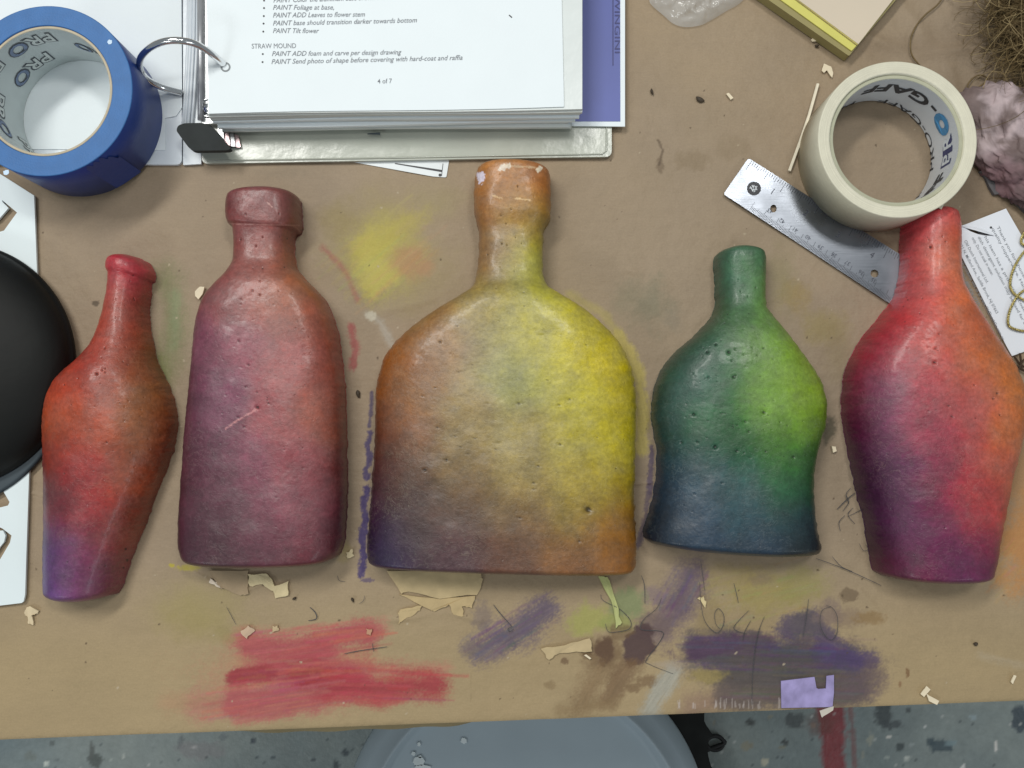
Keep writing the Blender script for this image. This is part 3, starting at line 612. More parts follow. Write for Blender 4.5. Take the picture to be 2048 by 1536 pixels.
    if cap_rows:                                   # split the finished surface: neck collar is a part of its own
        r_cut = int(np.searchsorted(s, arc[cap_rows])); vi = faces.copy(); fr = np.minimum(vi.max(1), 10 ** 9)
        rowof = np.concatenate([np.repeat(np.arange(ns), nc), loop // nc]); capf = rowof[faces].max(1) <= r_cut
        for nm, sel in (('collar', capf), ('body', ~capf)):
            f = faces[sel]; used, inv = np.unique(f, return_inverse=True)
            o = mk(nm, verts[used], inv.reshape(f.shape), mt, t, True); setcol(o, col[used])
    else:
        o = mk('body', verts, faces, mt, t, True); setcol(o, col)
    return t

build_bottle(('painted_bottle', 'slim orange-red cast bottle with a bright red lip, fading to violet at its foot, leftmost'),
 [(221,514,300,524,-7),(213,524,309,540,-7),(211,534,312,552,-5),(212,543,311,560,-4),(215,548,304,564,-3),(213,575,302,588,0),(206,615,300,628,0),(197,650,303,660,0),(183,685,308,692,0),(160,714,316,722,0),(130,740,330,752,0),(102,768,344,783,0),(88,797,352,815,0),(83,832,356,850,0),(84,872,350,888,0),(86,920,336,932,0),(88,980,315,985,0),(89,1040,291,1050,0),(88,1100,267,1110,0),(88,1150,251,1158,2),(89,1178,245,1176,5),(96,1192,237,1188,8)],
 [(260,522,200,62,78),(225,530,190,55,70),(300,542,190,60,72),(265,548,150,64,72),(240,590,168,94,80),(285,600,140,78,60),(225,660,172,78,64),(250,700,168,90,70),(300,720,142,88,48),(180,740,170,66,54),(110,775,176,76,54),(220,780,172,92,66),(290,790,158,108,60),(335,830,148,80,40),(110,830,170,84,48),(200,850,168,82,56),(280,860,154,100,56),(345,880,132,58,40),(120,920,148,64,48),(170,960,164,46,50),(240,950,160,90,64),(310,930,146,72,44),(100,980,102,60,70),(130,1030,128,54,64),(200,1020,160,60,66),(270,1030,146,72,50),(100,1100,92,66,118),(150,1120,128,72,108),(210,1120,140,64,80),(250,1100,144,74,60),(110,1170,98,72,134),(170,1170,132,76,112),(215,1165,116,50,82),(232,1185,156,66,66)],
 .036, [(195,748,2.4),(212,745,1.6),(130,770,1.8),(215,885,2),(262,905,1.6),(255,1120,3),(252,1098,3),(248,1135,2.4)], (.70,.50,.30), cap_rows=4, seed=1, rough=.36, zs=.009, nexp=2.12)
build_bottle(('painted_bottle', 'dusty pink-mauve bottle with a wide squared collar and straight body, second from the left'),
 [(462,388,596,386,-8),(453,398,604,398,-6),(450,415,606,418,-4),(450,435,607,442,0),(454,449,604,460,2),(463,457,594,466,2),(465,490,590,492,0),(464,520,593,524,0),(450,548,608,550,0),(425,575,635,577,0),(405,600,656,604,0),(392,640,673,645,0),(384,695,684,700,0),(378,760,691,762,0),(371,830,694,832,0),(365,900,695,902,0),(359,980,696,980,0),(355,1050,694,1050,0),(355,1088,690,1090,1),(361,1112,680,1112,3),(374,1127,658,1124,6)],
 [(530,400,146,90,90),(470,430,138,80,80),(590,430,132,80,70),(525,470,156,96,92),(575,500,160,100,74),(500,560,160,100,90),(590,570,176,120,72),(450,600,150,95,96),(560,620,170,110,96),(640,640,166,100,76),(410,680,132,80,106),(480,700,156,100,116),(580,720,170,106,106),(665,740,160,90,70),(385,800,100,58,80),(440,800,136,86,116),(540,820,166,96,102),(640,840,174,110,90),(685,850,136,80,60),(380,900,100,58,76),(430,900,116,70,96),(500,920,146,86,110),(600,920,160,90,100),(680,950,124,66,66),(380,1000,96,56,74),(450,1000,108,66,86),(530,1010,130,80,100),(610,1010,150,86,100),(685,1050,100,50,60),(380,1080,88,50,70),(470,1080,102,66,82),(560,1090,122,70,92),(640,1080,128,70,86),(680,1090,96,44,54),(450,1125,90,56,72),(600,1120,120,54,64)],
 .037, [(498,730,2),(516,815,3.4),(493,774,1.8),(490,854,2),(478,682,1.7),(482,480,1.8),(526,475,1.6),(570,535,1.8),(575,478,1.8)], (.75,.50,.45), cap_rows=5, chips=[(452,858,470,845,1.6,(206,140,140),.6),(470,845,515,818,1.8,(210,140,140),.6),(535,405,545,415,1.3,(196,150,140),.5),(455,448,600,452,1.2,(180,130,122),.5)], seed=2, nexp=3.6)
build_bottle(('painted_bottle', 'widest bottle of the row, yellow with a tan collar and a violet lower left corner'),
 [(968,332,1086,336,-8),(955,340,1098,345,-6),(950,356,1102,360,-3),(948,385,1103,392,0),(947,420,1102,432,3),(952,440,1095,446,4),(957,462,1088,465,2),(956,510,1087,510,0),(953,545,1087,545,0),(945,572,1094,570,0),(920,592,1122,590,0),(880,615,1162,614,0),(835,645,1202,645,0),(795,678,1236,680,0),(768,712,1256,712,0),(753,755,1270,758,0),(748,805,1275,812,0),(747,865,1274,872,0),(743,930,1273,940,0),(738,1000,1272,1010,0),(733,1060,1274,1070,0),(731,1098,1275,1112,0),(734,1122,1273,1136,1),(748,1134,1262,1148,2)],
 [(1020,360,182,134,84),(960,370,184,124,64),(1090,370,184,114,54),(1020,395,184,140,90),(965,430,154,98,42),(1040,428,170,146,76),(1090,430,170,130,54),(970,480,164,114,74),(1010,480,172,158,118),(1075,490,184,174,54),(965,540,158,108,68),(1015,545,172,162,122),(1070,550,180,180,64),(960,590,168,148,74),(1030,610,180,170,90),(1110,610,198,188,54),(860,650,162,118,62),(960,650,170,156,108),(1080,660,194,184,84),(1180,660,202,188,44),(790,720,160,98,32),(860,720,160,122,84),(900,690,172,146,118),(990,700,172,166,112),(1100,720,198,188,84),(1220,720,206,188,32),(765,780,150,88,26),(850,790,158,116,72),(940,780,170,150,104),(1030,760,162,162,106),(1150,780,198,188,64),(1255,800,190,174,24),(765,860,104,56,42),(830,850,152,110,80),(930,860,162,142,96),(1040,860,172,156,96),(1150,860,186,174,74),(1240,880,198,184,24),(765,940,92,50,54),(830,930,116,88,66),(920,940,144,120,78),(1030,940,166,146,86),(1150,950,176,160,76),(1250,960,170,150,44),(760,1020,74,42,66),(840,1010,94,72,64),(930,1010,114,88,66),(1030,1020,142,116,76),(1140,1020,162,140,70),(1250,1040,156,116,40),(760,1090,58,38,72),(830,1090,84,62,62),(920,1090,112,82,82),(1030,1090,128,96,76),(1140,1090,148,112,66),(1240,1100,162,112,46),(780,1125,62,46,98),(745,1125,58,36,66),(900,1130,94,68,78),(1000,1135,122,82,62),(1150,1135,142,100,66),(1240,1145,158,108,50)],
 .037, [(1176,1019,7),(1037,807,2.4),(1068,966,2.2),(1068,978,2),(893,920,3),(994,886,2.2),(1120,889,2.2),(880,684,2.2),(1002,432,1.6),(1012,448,1.6),(1004,488,1.8),(1014,491,1.5),(975,510,1.7),(1119,810,2),(1138,799,2.4),(850,940,3),(1158,1082,2.4),(1000,800,1.6),(876,855,2),(1232,937,1.6)], (.78,.72,.45), cap_rows=5, chips=[(961,350,963,362,7,(222,214,232),.9),(1002,337,1018,333,6,(216,206,190),.8),(1076,341,1080,339,5,(226,214,190),.9),(1030,398,1060,401,1.6,(222,190,140),.7),(985,392,1005,398,1.4,(214,180,130),.6),(1012,332,1070,336,2,(214,196,160),.4)], seed=3, nexp=3.6, sig=38)
build_bottle(('painted_bottle', 'shortest bottle, bright green turning dark blue toward its flared foot'),
 [(1437,503,1520,500,-8),(1429,512,1530,510,-6),(1427,530,1532,530,-3),(1428,560,1531,560,0),(1430,592,1531,590,0),(1427,618,1532,612,0),(1414,641,1543,633,0),(1385,672,1562,656,0),(1346,707,1589,690,0),(1318,747,1616,725,0),(1304,792,1641,765,0),(1302,837,1652,808,0),(1308,872,1650,848,0),(1313,903,1641,880,0),(1312,945,1630,925,0),(1305,992,1626,980,0),(1295,1032,1630,1030,1),(1287,1060,1636,1068,3),(1288,1074,1641,1092,6),(1300,1086,1638,1108,8)],
 [(1445,512,34,70,68),(1480,503,100,146,112),(1505,515,44,80,76),(1445,560,44,82,74),(1480,560,102,146,126),(1515,550,116,156,70),(1445,610,40,70,58),(1490,620,86,130,90),(1515,620,126,160,80),(1400,680,50,82,66),(1460,670,92,126,96),(1520,680,136,166,80),(1360,730,56,92,76),(1430,720,82,122,102),(1500,720,116,156,86),(1570,730,140,170,64),(1320,790,46,72,66),(1380,780,82,122,112),(1450,770,70,116,86),(1530,790,136,170,80),(1620,780,144,170,54),(1330,850,52,82,82),(1400,840,60,112,70),(1470,850,54,112,60),(1560,850,120,156,60),(1630,840,126,156,38),(1330,910,46,72,86),(1400,900,56,96,86),(1480,910,44,102,66),(1560,910,82,132,60),(1620,910,56,102,44),(1330,980,46,66,86),(1400,980,56,86,102),(1480,970,66,102,102),(1560,970,60,116,82),(1610,970,40,82,46),(1330,1040,36,56,72),(1400,1040,56,82,102),(1500,1040,60,92,102),(1590,1040,46,76,82),(1310,1075,26,42,58),(1400,1090,50,72,92),(1520,1095,46,66,86),(1620,1100,32,42,48)],
 .037, [(1457,705,3.2),(1414,705,2.6),(1431,690,2.4),(1467,754,3),(1416,756,2),(1527,825,3.4),(1387,829,3),(1496,863,2.4),(1430,894,4),(1473,902,2.6),(1586,914,2.4),(1362,885,2.2),(1394,884,2.4),(1526,697,1.8),(1443,827,2),(1490,843,2.4),(1470,699,1.6),(1463,722,1.8)], (.55,.66,.62), seed=4, nexp=3.0, zs=.011, rough=.38)
build_bottle(('painted_bottle', 'crimson, coral and purple bottle with a plain open neck, rightmost'),
 [(1820,428,1899,424,-7),(1807,440,1912,436,-5),(1801,458,1916,456,-3),(1799,485,1917,485,0),(1798,522,1917,522,0),(1794,558,1919,560,0),(1784,592,1931,592,0),(1760,630,1951,627,0),(1730,666,1977,665,0),(1705,706,2006,704,0),(1688,752,2032,745,0),(1682,802,2046,790,0),(1686,852,2046,840,0),(1696,910,2035,900,0),(1709,970,2018,962,0),(1723,1030,2005,1022,0),(1735,1088,1993,1082,0),(1741,1126,1984,1128,0),(1747,1143,1977,1148,2),(1760,1152,1966,1158,4)],
 [(1820,450,196,48,74),(1860,440,206,90,106),(1900,450,200,95,74),(1815,520,190,54,74),(1860,510,206,116,106),(1905,510,204,124,84),(1810,570,210,100,106),(1860,570,206,100,96),(1910,580,204,124,80),(1780,640,186,54,70),(1850,640,200,90,80),(1930,650,196,106,66),(1720,710,158,40,66),(1790,720,172,70,86),(1860,720,196,96,92),(1950,720,200,116,76),(2010,730,198,124,64),(1700,790,120,36,66),(1770,790,138,76,108),(1840,800,182,86,96),(1930,800,190,102,96),(2030,800,198,124,64),(1710,870,90,26,66),(1780,870,122,60,96),(1860,870,168,70,92),(1950,870,186,90,86),(2030,860,206,124,74),(1730,950,76,26,66),(1800,950,112,54,96),(1880,950,148,60,86),(1950,950,180,76,80),(2010,940,206,114,80),(1750,1030,70,22,66),(1810,1030,108,50,92),(1880,1030,132,54,92),(1950,1020,172,66,76),(1990,1010,198,86,76),(1760,1100,70,20,60),(1820,1100,122,50,96),(1890,1100,118,50,96),(1960,1090,158,50,76),(1770,1145,102,34,66),(1850,1145,126,44,80),(1930,1140,102,40,92),(1965,1145,116,46,86)],
 .040, [(1860,495,3),(1868,725,2.8),(1870,697,2),(1993,787,2.6),(1902,833,2.4),(1895,812,2),(1855,822,1.8),(1998,830,2.2),(1947,770,1.8),(1985,798,2)], (.80,.52,.40), seed=5, zs=.010)

# ------------------------------------------------------------------ text helper
def glyphs(s, shear=0.0, bold=0.0, spacing=1.0):
    cu = bpy.data.curves.new('txt', 'FONT'); cu.body = s; cu.size = 1; cu.shear = shear; cu.offset = bold; cu.resolution_u = 3; cu.space_character = spacing
    o = bpy.data.objects.new('txt', cu); COL.objects.link(o); bpy.context.view_layer.update()
    me = bpy.data.meshes.new_from_object(o.evaluated_get(bpy.context.evaluated_depsgraph_get()))
    v = np.array([(p.co.x, p.co.y) for p in me.vertices]).reshape(-1, 2); f = [tuple(q.vertices) for q in me.polygons]
    bpy.data.objects.remove(o); bpy.data.curves.remove(cu); bpy.data.meshes.remove(me)
    return v, f
def text_line(mb, s, a, c2, hpx, z, shear=0, bold=0, bend=0, mirror=False, fit=True, spacing=1.0):
    """write s from photo point a towards c2 on the plane z; hpx = cap height"""
    v, f = glyphs(s, shear, bold, spacing)
    if not len(v): return
    wdt = v[:, 0].max() - min(0, v[:, 0].min()); a = np.array(a, float); c2 = np.array(c2, float); d = c2 - a; l = np.linalg.norm(d); d /= l
    nrm = np.array([d[1], -d[0]])          # up in the picture when text runs to the right
    k = l / wdt if fit else hpx / .73; t = v[:, 0] / wdt
    q = a[None] + d[None] * (v[:, 0] * k)[:, None] + nrm[None] * (v[:, 1] * hpx / .73 + bend * t * t)[:, None]
    x, y, _ = Pn(q[:, 0], q[:, 1], z)
    zz = z if not callable(z) else z
    mb.add(list(zip(x, y, [z] * len(x))), f)

# ------------------------------------------------------------------ RING BINDER
rb = thing('ring_binder', 'open white vinyl ring binder with a chrome ring and black lever', 'binder', P(700, 150)[:2] + (.0015,))
mb = MB(); bk = rnd_corners(W([(408, -60), (1222, -60), (1222, 317), (408, 331)]), .004); mb.slab(bk, .0015, .0042); mb.build('back_cover', m_vinyl, rb)
mb = MB()
wl = [(414, 322), (1205, 308), (1213, 302), (1213, -40)]
mb.tube([P(a, c2, .0044) for a, c2 in wl], .0006, 6); mb.build('weld_seam', m_vinyl, rb, True)
mb = MB(); mb.slab(rnd_corners(W([(-330, -60), (368, -60), (368, 333), (-330, 330)]), .004), .0015, .0042); mb.build('front_cover', m_vinyl_in, rb)
mb = MB(); mb.slab(W([(370, -60), (406, -60), (406, 331), (370, 333)]), .0017, .0036); mb.build('spine', m_vinyl_in, rb)
for x0 in (372, 377, 383, 390):
    mb = MB(); mb.tube([P(x0 + 6, -50, .0052), P(x0 + 4, 90, .0052), P(x0 - 2, 200, .005), P(x0 - 6, 250, .0046)], .0011, 7); mb.build('spine_fold', m_vinyl_in, rb, True)
# metal rail
mb = MB(); mb.slab(rnd_corners(W([(396, -60), (432, -60), (440, 245), (402, 247)], .010), .002), .0040, .0095); rail = mb.build('metal_rail', M('satin_chrome', (.80, .82, .83), .42, metal=.6), rb)
mb = MB(); mb.tube([P(401, -50, .011), P(402, 240, .011)], .0022, 10); mb.build('rail_edge', M('dark_steel', (.42, .43, .45), .35, metal=.5), rb, True)
mb = MB(); mb.lathe(P(417, 216, .0135)[:2], [(0, .0135), (.0028, .0135), (.0036, .0128), (.0042, .0100)], 28); mb.build('rivet', m_chrome, rb, True)
mb = MB(); mb.lathe(P(417, 216, .0100)[:2], [(.0052, .0100), (.0060, .0112), (.0066, .0100)], 28); mb.build('rivet_washer', m_chrome, rb, True)
for i in range(4):
    mb = MB(); a = 438 + i * 9; mb.slab(W([(a, 252 + i * 4), (a + 10, 254 + i * 5), (a + 14, 292), (a + 3, 292)], .009), .0042, .0120 - i * .0018); mb.build('lever_spring', M('step_steel', (.34 + .12 * (i % 2), .35, .36), .3, metal=1), rb)
# black lever
q = [(353, 262), (356, 252), (368, 247), (405, 246), (428, 256), (446, 278), (462, 298), (455, 301), (387, 302), (378, 296)]
mb = MB(); mb.slab(rnd_corners(W(q, .020), .0016, 4), .0155, .0205); lv = mb.build('lever', m_black, rb)
mb = MB(); mb.slab(W([(405, 250), (425, 254), (432, 285), (412, 285)], .012), .0085, .0155); mb.build('lever_stem', m_black, rb)
# ring
rg = [(455, 139, .028), (449, 131, .033), (430, 113, .041), (408, 97, .048), (385, 86, .054), (355, 81, .058), (325, 84, .057), (298, 97, .051), (281, 117, .041), (281, 140, .030), (296, 160, .020), (325, 175, .012), (364, 186, .006)]
mb = MB(); mb.tube([tuple(p) for p in catm([P(a, c2, z) for a, c2, z in rg], 8)], .0021, 14); mb.build('ring', m_chrome, rb, True)
# sheet on the front cover
pl = MB(); pl.slab(W([(-250, -60), (362, -60), (364, 215), (352, 232), (330, 236), (330, 300), (-250, 296)], .005), .0043, .0049)
o = pl.build('paper_sheet', m_paper, base=P(60, 120, .0043)); tag(o, 'blank white sheet under the blue tape on the binder\'s left cover', 'paper')

# page stack
ps = thing('page_stack', 'thick stack of white pages held in the binder, uneven grey edges showing', 'pages', P(780, 120)[:2] + (.0043,))
def page_pts(x0, x1, yb0, yb1, z, wav, ph, xt0=None, xt1=None):
    pts = [(xt1 if xt1 else x1, -70)]; pts = [(xt0 if xt0 else x0, -70), (xt1 if xt1 else x1, -70)]
    for i in range(13):
        t = i / 12; pts.append((x1 + (x0 - x1) * t, yb1 + (yb0 - yb1) * t + wav * math.sin(t * 5.2 + ph)))
    return W(pts, z)
m_edge = M('page_edges', (.60, .62, .60), .75, var=.14, vscale=8, bump=.0004, bscale=60)
m_sleeve = M('clear_sleeve', (.66, .70, .69), .25, var=.06, vscale=20, bump=.0003, bscale=60)
zz = .0045; L_ = [(455, 1138, 256, 244, 1.4, 0), (448, 1143, 263, 255, 1.8, 1), (446, 1141, 264, 256, 1.5, 2), (452, 1136, 257, 247, 2.2, 3), (438, 1150, 258, 246, 1.6, 4), (434, 1143, 249, 237, 2.4, .5), (428, 1158, 247, 236, 2.0, 1.5), (424, 1160, 240, 228, 2.4, 2.2), (420, 1164, 238, 226, 1.8, .8), (418, 1164, 232, 220, 1.6, .3)]
for i, (x0, x1, b0, b1, wv_, ph) in enumerate(L_):
    mb = MB(); h = .0027 if i < 9 else .0022; mb.slab(page_pts(x0, x1, b0, b1, zz, wv_, ph), zz, zz + h); mb.build('page_bundle', m_sleeve if i in (2, 9) else m_paper if i in (4, 6) else m_edge, ps); zz += h + .00025
ZP = zz
for (a, c2, e, f2, z) in [(485, 243, 530, 247, .0110), (545, 247, 575, 248, .0110), (1015, 243, 1085, 242, .0110), (735, 268, 760, 267, .0075)]:
    mb = MB(); p = P(a, c2, z); q = P(e, f2, z); mb.tube([p, q], [.0004, .0009], 6); mb.build('tab_edge', M('dark_tab', L3(70, 80, 86), .6), ps)
tp = thing('printed_page', 'top page with typed paint notes and the number 4 of 7 at its foot', 'paper', P(780, 120, ZP)[:2] + (ZP,))
pz = ZP + .0002
mb = MB(); mb.slab(page_pts(418, 1128, 229, 213, pz, 2.0, .4, 412, 1122), pz, pz + .0004); mb.build('sheet', m_paper, tp)
zt = pz + .0006
tx = MB(); LN = [("PAINT Color the aluminum base brown & texture", (546, 5), (803, -1)), ("PAINT Foliage at base,", (545, 19.5), (668, 19)), ("PAINT ADD Leaves to flower stem", (545, 35), (730, 33)),
      ("PAINT base should transition darker towards bottom", (545, 51), (834, 46)), ("PAINT Tilt flower", (545, 66), (638, 66)), ("PAINT ADD foam and carve per design drawing", (543, 112), (803, 110)), ("PAINT Send photo of shape before covering with hard-coat and raffia", (542, 128), (925, 121))]
for s_, a, c2 in LN: text_line(tx, s_, a, c2, 10.2, zt, shear=.28, bold=.003, bend=1.5 if c2[0] > 780 else 0)
text_line(tx, "STRAW MOUND", (503, 97), (592, 96), 10.2, zt, bold=0); text_line(tx, "4 of 7", (755, 167), (784, 166), 9.6, zt, bold=.003)
tx.build('lettering', m_ink, tp)
bl = MB()
for (a, c2) in [(528, 1), (528, 16), (527.5, 32), (527, 47), (526.5, 63), (525.5, 108), (525, 124)]:
    p = P(a, c2, zt); bl.lathe(p[:2], [(0, zt), (.0006, zt - .00002)], 12)
bl.build('bullets', m_ink_dark, tp)
mb = MB(); mb.ribbon([P(1018, 30, zt), P(1024, 35, zt)], .0007); mb.build('fleck', m_ink_dark, tp)
mb = MB(); mb.lathe(P(451, 134, zt)[:2], [(.0021, zt + .00005), (.0031, zt)], 24); mb.build('punch_hole', M('hole_shade', (.25, .27, .28), .8), tp)

# purple sheet
pp = thing('purple_sheet', 'purple printed sheet with white border sticking out right of the pages', 'paper', P(1180, 120)[:2] + (.0043,))
zq = .0064
mb = MB(); mb.slab(W([(1070, -70), (1250, -70), (1250, 253), (1070, 251)], zq), zq - .0008, zq); mb.build('sheet', m_paper, pp)
mb = MB(); mb.slab(W([(1070, -70), (1240, -70), (1240.5, 243), (1070, 243)], zq), zq + .00005, zq + .00035); mb.build('purple_print', M('purple_ink', L3(86, 96, 162), .45, var=.04, vscale=14, spec=.5), pp)
mb = MB(); mb.ribbon([P(1226, -60, zq + .0005), P(1226, 131, zq + .0005)], .0007); text_line(mb, "WINGINI", (1229.5, -10), (1229.5, 106), 11.5, zq + .0006, bold=.0)
mb.build('lettering', M('violet_ink', L3(56, 58, 112), .5), pp)
# laminated strip under the binder
o = thing('laminated_label', 'white laminated strip with a black line, poking out below the binder', 'label', P(850, 335)[:2] + (.0016,))
mb = MB(); mb.slab(rnd_corners(W([(690, 300), (902, 300), (893, 356), (866, 354), (700, 324)]), .0012), .0008, .0013); mb.build('card', M('laminate', (.74, .78, .80), .3, var=.03), o)
mb = MB(); mb.ribbon([P(790, 327, .0015), P(884, 342, .0015)], [.0006, .0014]); mb.ribbon([P(886, 327, .0015), P(883, 352, .0015)], .0004); mb.lathe(P(880, 350, .0015)[:2], [(0, .00155), (.001, .0015)], 10); mb.build('printed_line', m_ink_dark, o)

# ------------------------------------------------------------------ TAPE ROLLS
def wall_text(parent, s, c, r, z_mid, h, ang0, per, mat_, bold=0, lift=0.0, name='lettering', outline=None, seglen=None):
    """letters on the inside wall, upside down, running counter-clockwise"""
    v, f = glyphs(s, 0, bold)
    if not len(v): return
    vv = v - np.array([0, .365]); k = h / .73
    a = ang0 + vv[:, 0] * k * per / r
    z = z_mid - vv[:, 1] * k
    rr = r - .00025 - lift
    mk(name, np.stack([c[0] + rr * np.cos(a), c[1] + rr * np.sin(a), z], 1), f, mat_, parent)
def annulus(mb, c, r0, r1, z0, z1, n=128, bev=.0004):
    mb.lathe(c, [(r0, z0), (r1, z0), (r1, z1 - bev), (r1 - bev, z1), (r0 + bev, z1), (r0, z1 - bev)], n, closed=True)
# blue
ZT = .0530; Z0 = .0051; cb = P(91, 181, ZT)[:2]
bt = thing('tape_roll', 'big roll of bright blue masking tape standing on the binder cover', 'tape', cb + (Z0,))
mb = MB(); annulus(mb, cb, .0402, .0524, Z0, ZT); ob = mb.build('tape_body', m_blueface, bt)
ob.data.materials.append(m_blueside)
for p in ob.data.polygons:
    if abs(p.normal.z) < .5: p.material_index = 1
ob.data.polygons.foreach_set('use_smooth', np.array([abs(p.normal.z) < .5 for p in ob.data.polygons]))
mb = MB(); annulus(mb, cb, .0385, .0401, Z0, ZT - .0006, bev=.0003); oc = mb.build('core', m_core, bt); oc.data.materials.append(m_corein)
for p in oc.data.polygons:
    cx_ = p.center + Vector((0, 0, 0)); 
    if abs(p.normal.z) < .5 and math.hypot(p.center.x, p.center.y) < .0388: p.material_index = 1
m_lt = M('white_lettering', L3(206, 212, 210), .5); m_lb = M('slate_lettering', L3(112, 128, 158), .5); m_lg = M('dark_grey_lettering', L3(74, 80, 88), .5)
for (ang, zc, sc) in [(1.62, .041, 1), (.72, .029, .9), (1.95, .020, 1), (3.0, .034, 1), (4.2, .022, 1), (5.2, .038, 1), (2.55, .045, .9), (3.6, .014, .9)]:
    h = .0108 * sc
    wall_text(bt, "PRO", cb, .0385, zc, h * 1.06, ang - .01, 1.0, m_lg, bold=.055, lift=.0, name='lettering_outline')
    wall_text(bt, "PR", cb, .0385, zc, h, ang, 1.0, m_lt, bold=.015, lift=.0002)
    v, f = glyphs("PR", 0, .01); wpr = v[:, 0].max() * h / .73 / .0385 + .02
    wall_text(bt, "O", cb, .0385, zc, h, ang + wpr, 1.0, m_lb, bold=.02, lift=.0002)
# loose tape end + stuck bits
a0 = math.atan2(*(np.array(P(215, 330, .03)[:2]) - np.array(cb))[::-1]); rows = []
for i in range(14):
    a = a0 - .16 + i * .028; r = .0526 + .0012 * (max(0, i - 6) / 7) ** 1.5
    top = ZT - .0015 - (.018 * abs(i - 8) / 8 if i > 8 else .0); rows.append([(cb[0] + r * math.cos(a), cb[1] + r * math.sin(a), Z0 + .001), (cb[0] + r * math.cos(a), cb[1] + r * math.sin(a), top - .004 * (i % 3 == 0))])
mk('tape_end', np.array(rows).reshape(-1, 3), gridfaces(14, 2), m_blueside, bt, True)
for (a, c2, r) in [(220, 84, .0016), (13, 345, .0018)]:
    mb = MB(); c_ = P(a, c2, ZT); w_ = wob([(c_[0] + r * math.cos(k), c_[1] + r * math.sin(k)) for k in np.linspace(0, 5.6, 7)], .0003, 2); mb.slab(w_, ZT, ZT + .0003); mb.build('paint_speck', M('pale_speck', L3(190, 214, 236), .4), bt)
# cream
ZG = .041; cg = P(1795, 278.5, ZG)[:2]
gt = thing('tape_roll', 'roll of cream cloth tape on the paper beside the steel ruler', 'tape', cg + (.0015,))
def roll_top(c, r0, r1, z0, z1, n=160):
    pr = [(r0, z0), (r1, z0), (r1, z1 - .0005)]
    k = 12
    for i in range(k + 1):
        r = r1 - .0004 - (r1 - r0 - .0008) * i / k; pr.append((r, z1 + (.00035 if i % 2 else -.0001) * (1 if 0 < i < k else 0) - .0006 * (i / k)))
    pr.append((r0, z1 - .0009)); m_ = MB(); m_.lathe(c, pr, n, closed=True); return m_
ob = roll_top(cg, .0414, .0490, .0012, ZG).build('tape_body', m_gaff, gt, True)
mb = MB(); annulus(mb, cg, .0388, .0413, .0012, ZG - .0022, bev=.0003); oc = mb.build('core', M('olive_core', L3(172, 172, 150), .8, var=.08, vscale=120), gt); oc.data.materials.append(M('white_core_liner', L3(214, 218, 222), .45, var=.03))
for p in oc.data.polygons:
    if abs(p.normal.z) < .5 and math.hypot(p.center.x, p.center.y) < .0392: p.material_index = 1
m_bl = M('blue_lettering', L3(74, 138, 184), .5); m_nv = M('navy_lettering', L3(60, 66, 110), .5); m_wl = M('white_lettering_b', L3(220, 226, 230), .5)
zc = .0240; rr = .0388
for off in (0.0, 2.62, -2.35):
    A = -.30 + off
    wall_text(gt, "PR", cg, rr, zc, .0115, A - .015, 1.0, m_nv, bold=.07, lift=0, name='lettering_outline')
    wall_text(gt, "P", cg, rr, zc, .0105, A, 1.0, m_wl, bold=.02, lift=.0002)
    wall_text(gt, "R", cg, rr, zc, .0105, A + .26, 1.0, m_wl, bold=.02, lift=.0002)
    wall_text(gt, "O", cg, rr, zc, .0120, A + .53, 1.0, m_bl, bold=.09, lift=.00015)
    wall_text(gt, "-", cg, rr, zc, .0110, A + .93, 1.0, m_ink_dark, bold=.03)
    wall_text(gt, "GAFF", cg, rr, zc, .0115, A + 1.10, 1.18, m_ink_dark, bold=.035)
for k in range(3):        # second line, cut by the edge of the core
    wall_text(gt, "PRO-GAFF", cg, rr, .0026, .0066, -.25 + k * 2.1, 1.6, m_ink_dark, bold=.0)
mb = MB(); a_ = P(1900, 395, .036); w_ = W([(1880, 402), (1893, 392), (1895, 398), (1884, 418), (1878, 414)], .030); mb.slab(w_, .0285, .0292); mb.build('tape_end', m_gaff, gt)

# ------------------------------------------------------------------ STEEL RULER
ru = thing('steel_ruler', 'shiny steel ruler lying aslant with its far end under the rightmost bottle', 'ruler', P(1600, 450)[:2] + (.0022,))
zr = .0032
A0 = np.array([1447., 388.]); A1 = np.array([1830., 640.]); B0 = np.array([1497., 316.]); B1 = np.array([1868., 552.])
def RU(u, v):                 # u along (0..1), v across (0 bottom .. 1 top)
    q = (A0 * (1 - u) + A1 * u) * (1 - v) + (B0 * (1 - u) + B1 * u) * v; return tuple(q)
m_steel, N, K, b, tc, mx = mat('brushed_steel', (.20, .215, .245), .26, metal=1, var=.05, vscale=30)
mp = N.new('ShaderNodeMapping'); mp.inputs['Rotation'].default_value = (0, 0, .58); mp.inputs['Scale'].default_value = (60, 900, 60); K.new(tc.outputs['Object'], mp.inputs[0])
nz = N.new('ShaderNodeTexNoise'); nz.inputs['Scale'].default_value = 1; nz.inputs['Detail'].default_value = 5; K.new(mp.outputs[0], nz.inputs['Vector'])
nz2 = N.new('ShaderNodeTexNoise'); nz2.inputs['Scale'].default_value = 45; nz2.inputs['Detail'].default_value = 7; K.new(tc.outputs['Object'], nz2.inputs['Vector'])
mr = N.new('ShaderNodeMapRange'); mr.inputs[1].default_value = .35; mr.inputs[2].default_value = .7; mr.inputs[3].default_value = .24; mr.inputs[4].default_value = .36; K.new(nz2.outputs['Fac'], mr.inputs[0]); K.new(mr.outputs[0], b.inputs['Roughness'])
bp = N.new('ShaderNodeBump'); bp.inputs['Distance'].default_value = .00004; K.new(nz.outputs['Fac'], bp.inputs['Height']); K.new(bp.outputs[0], b.inputs['Normal'])
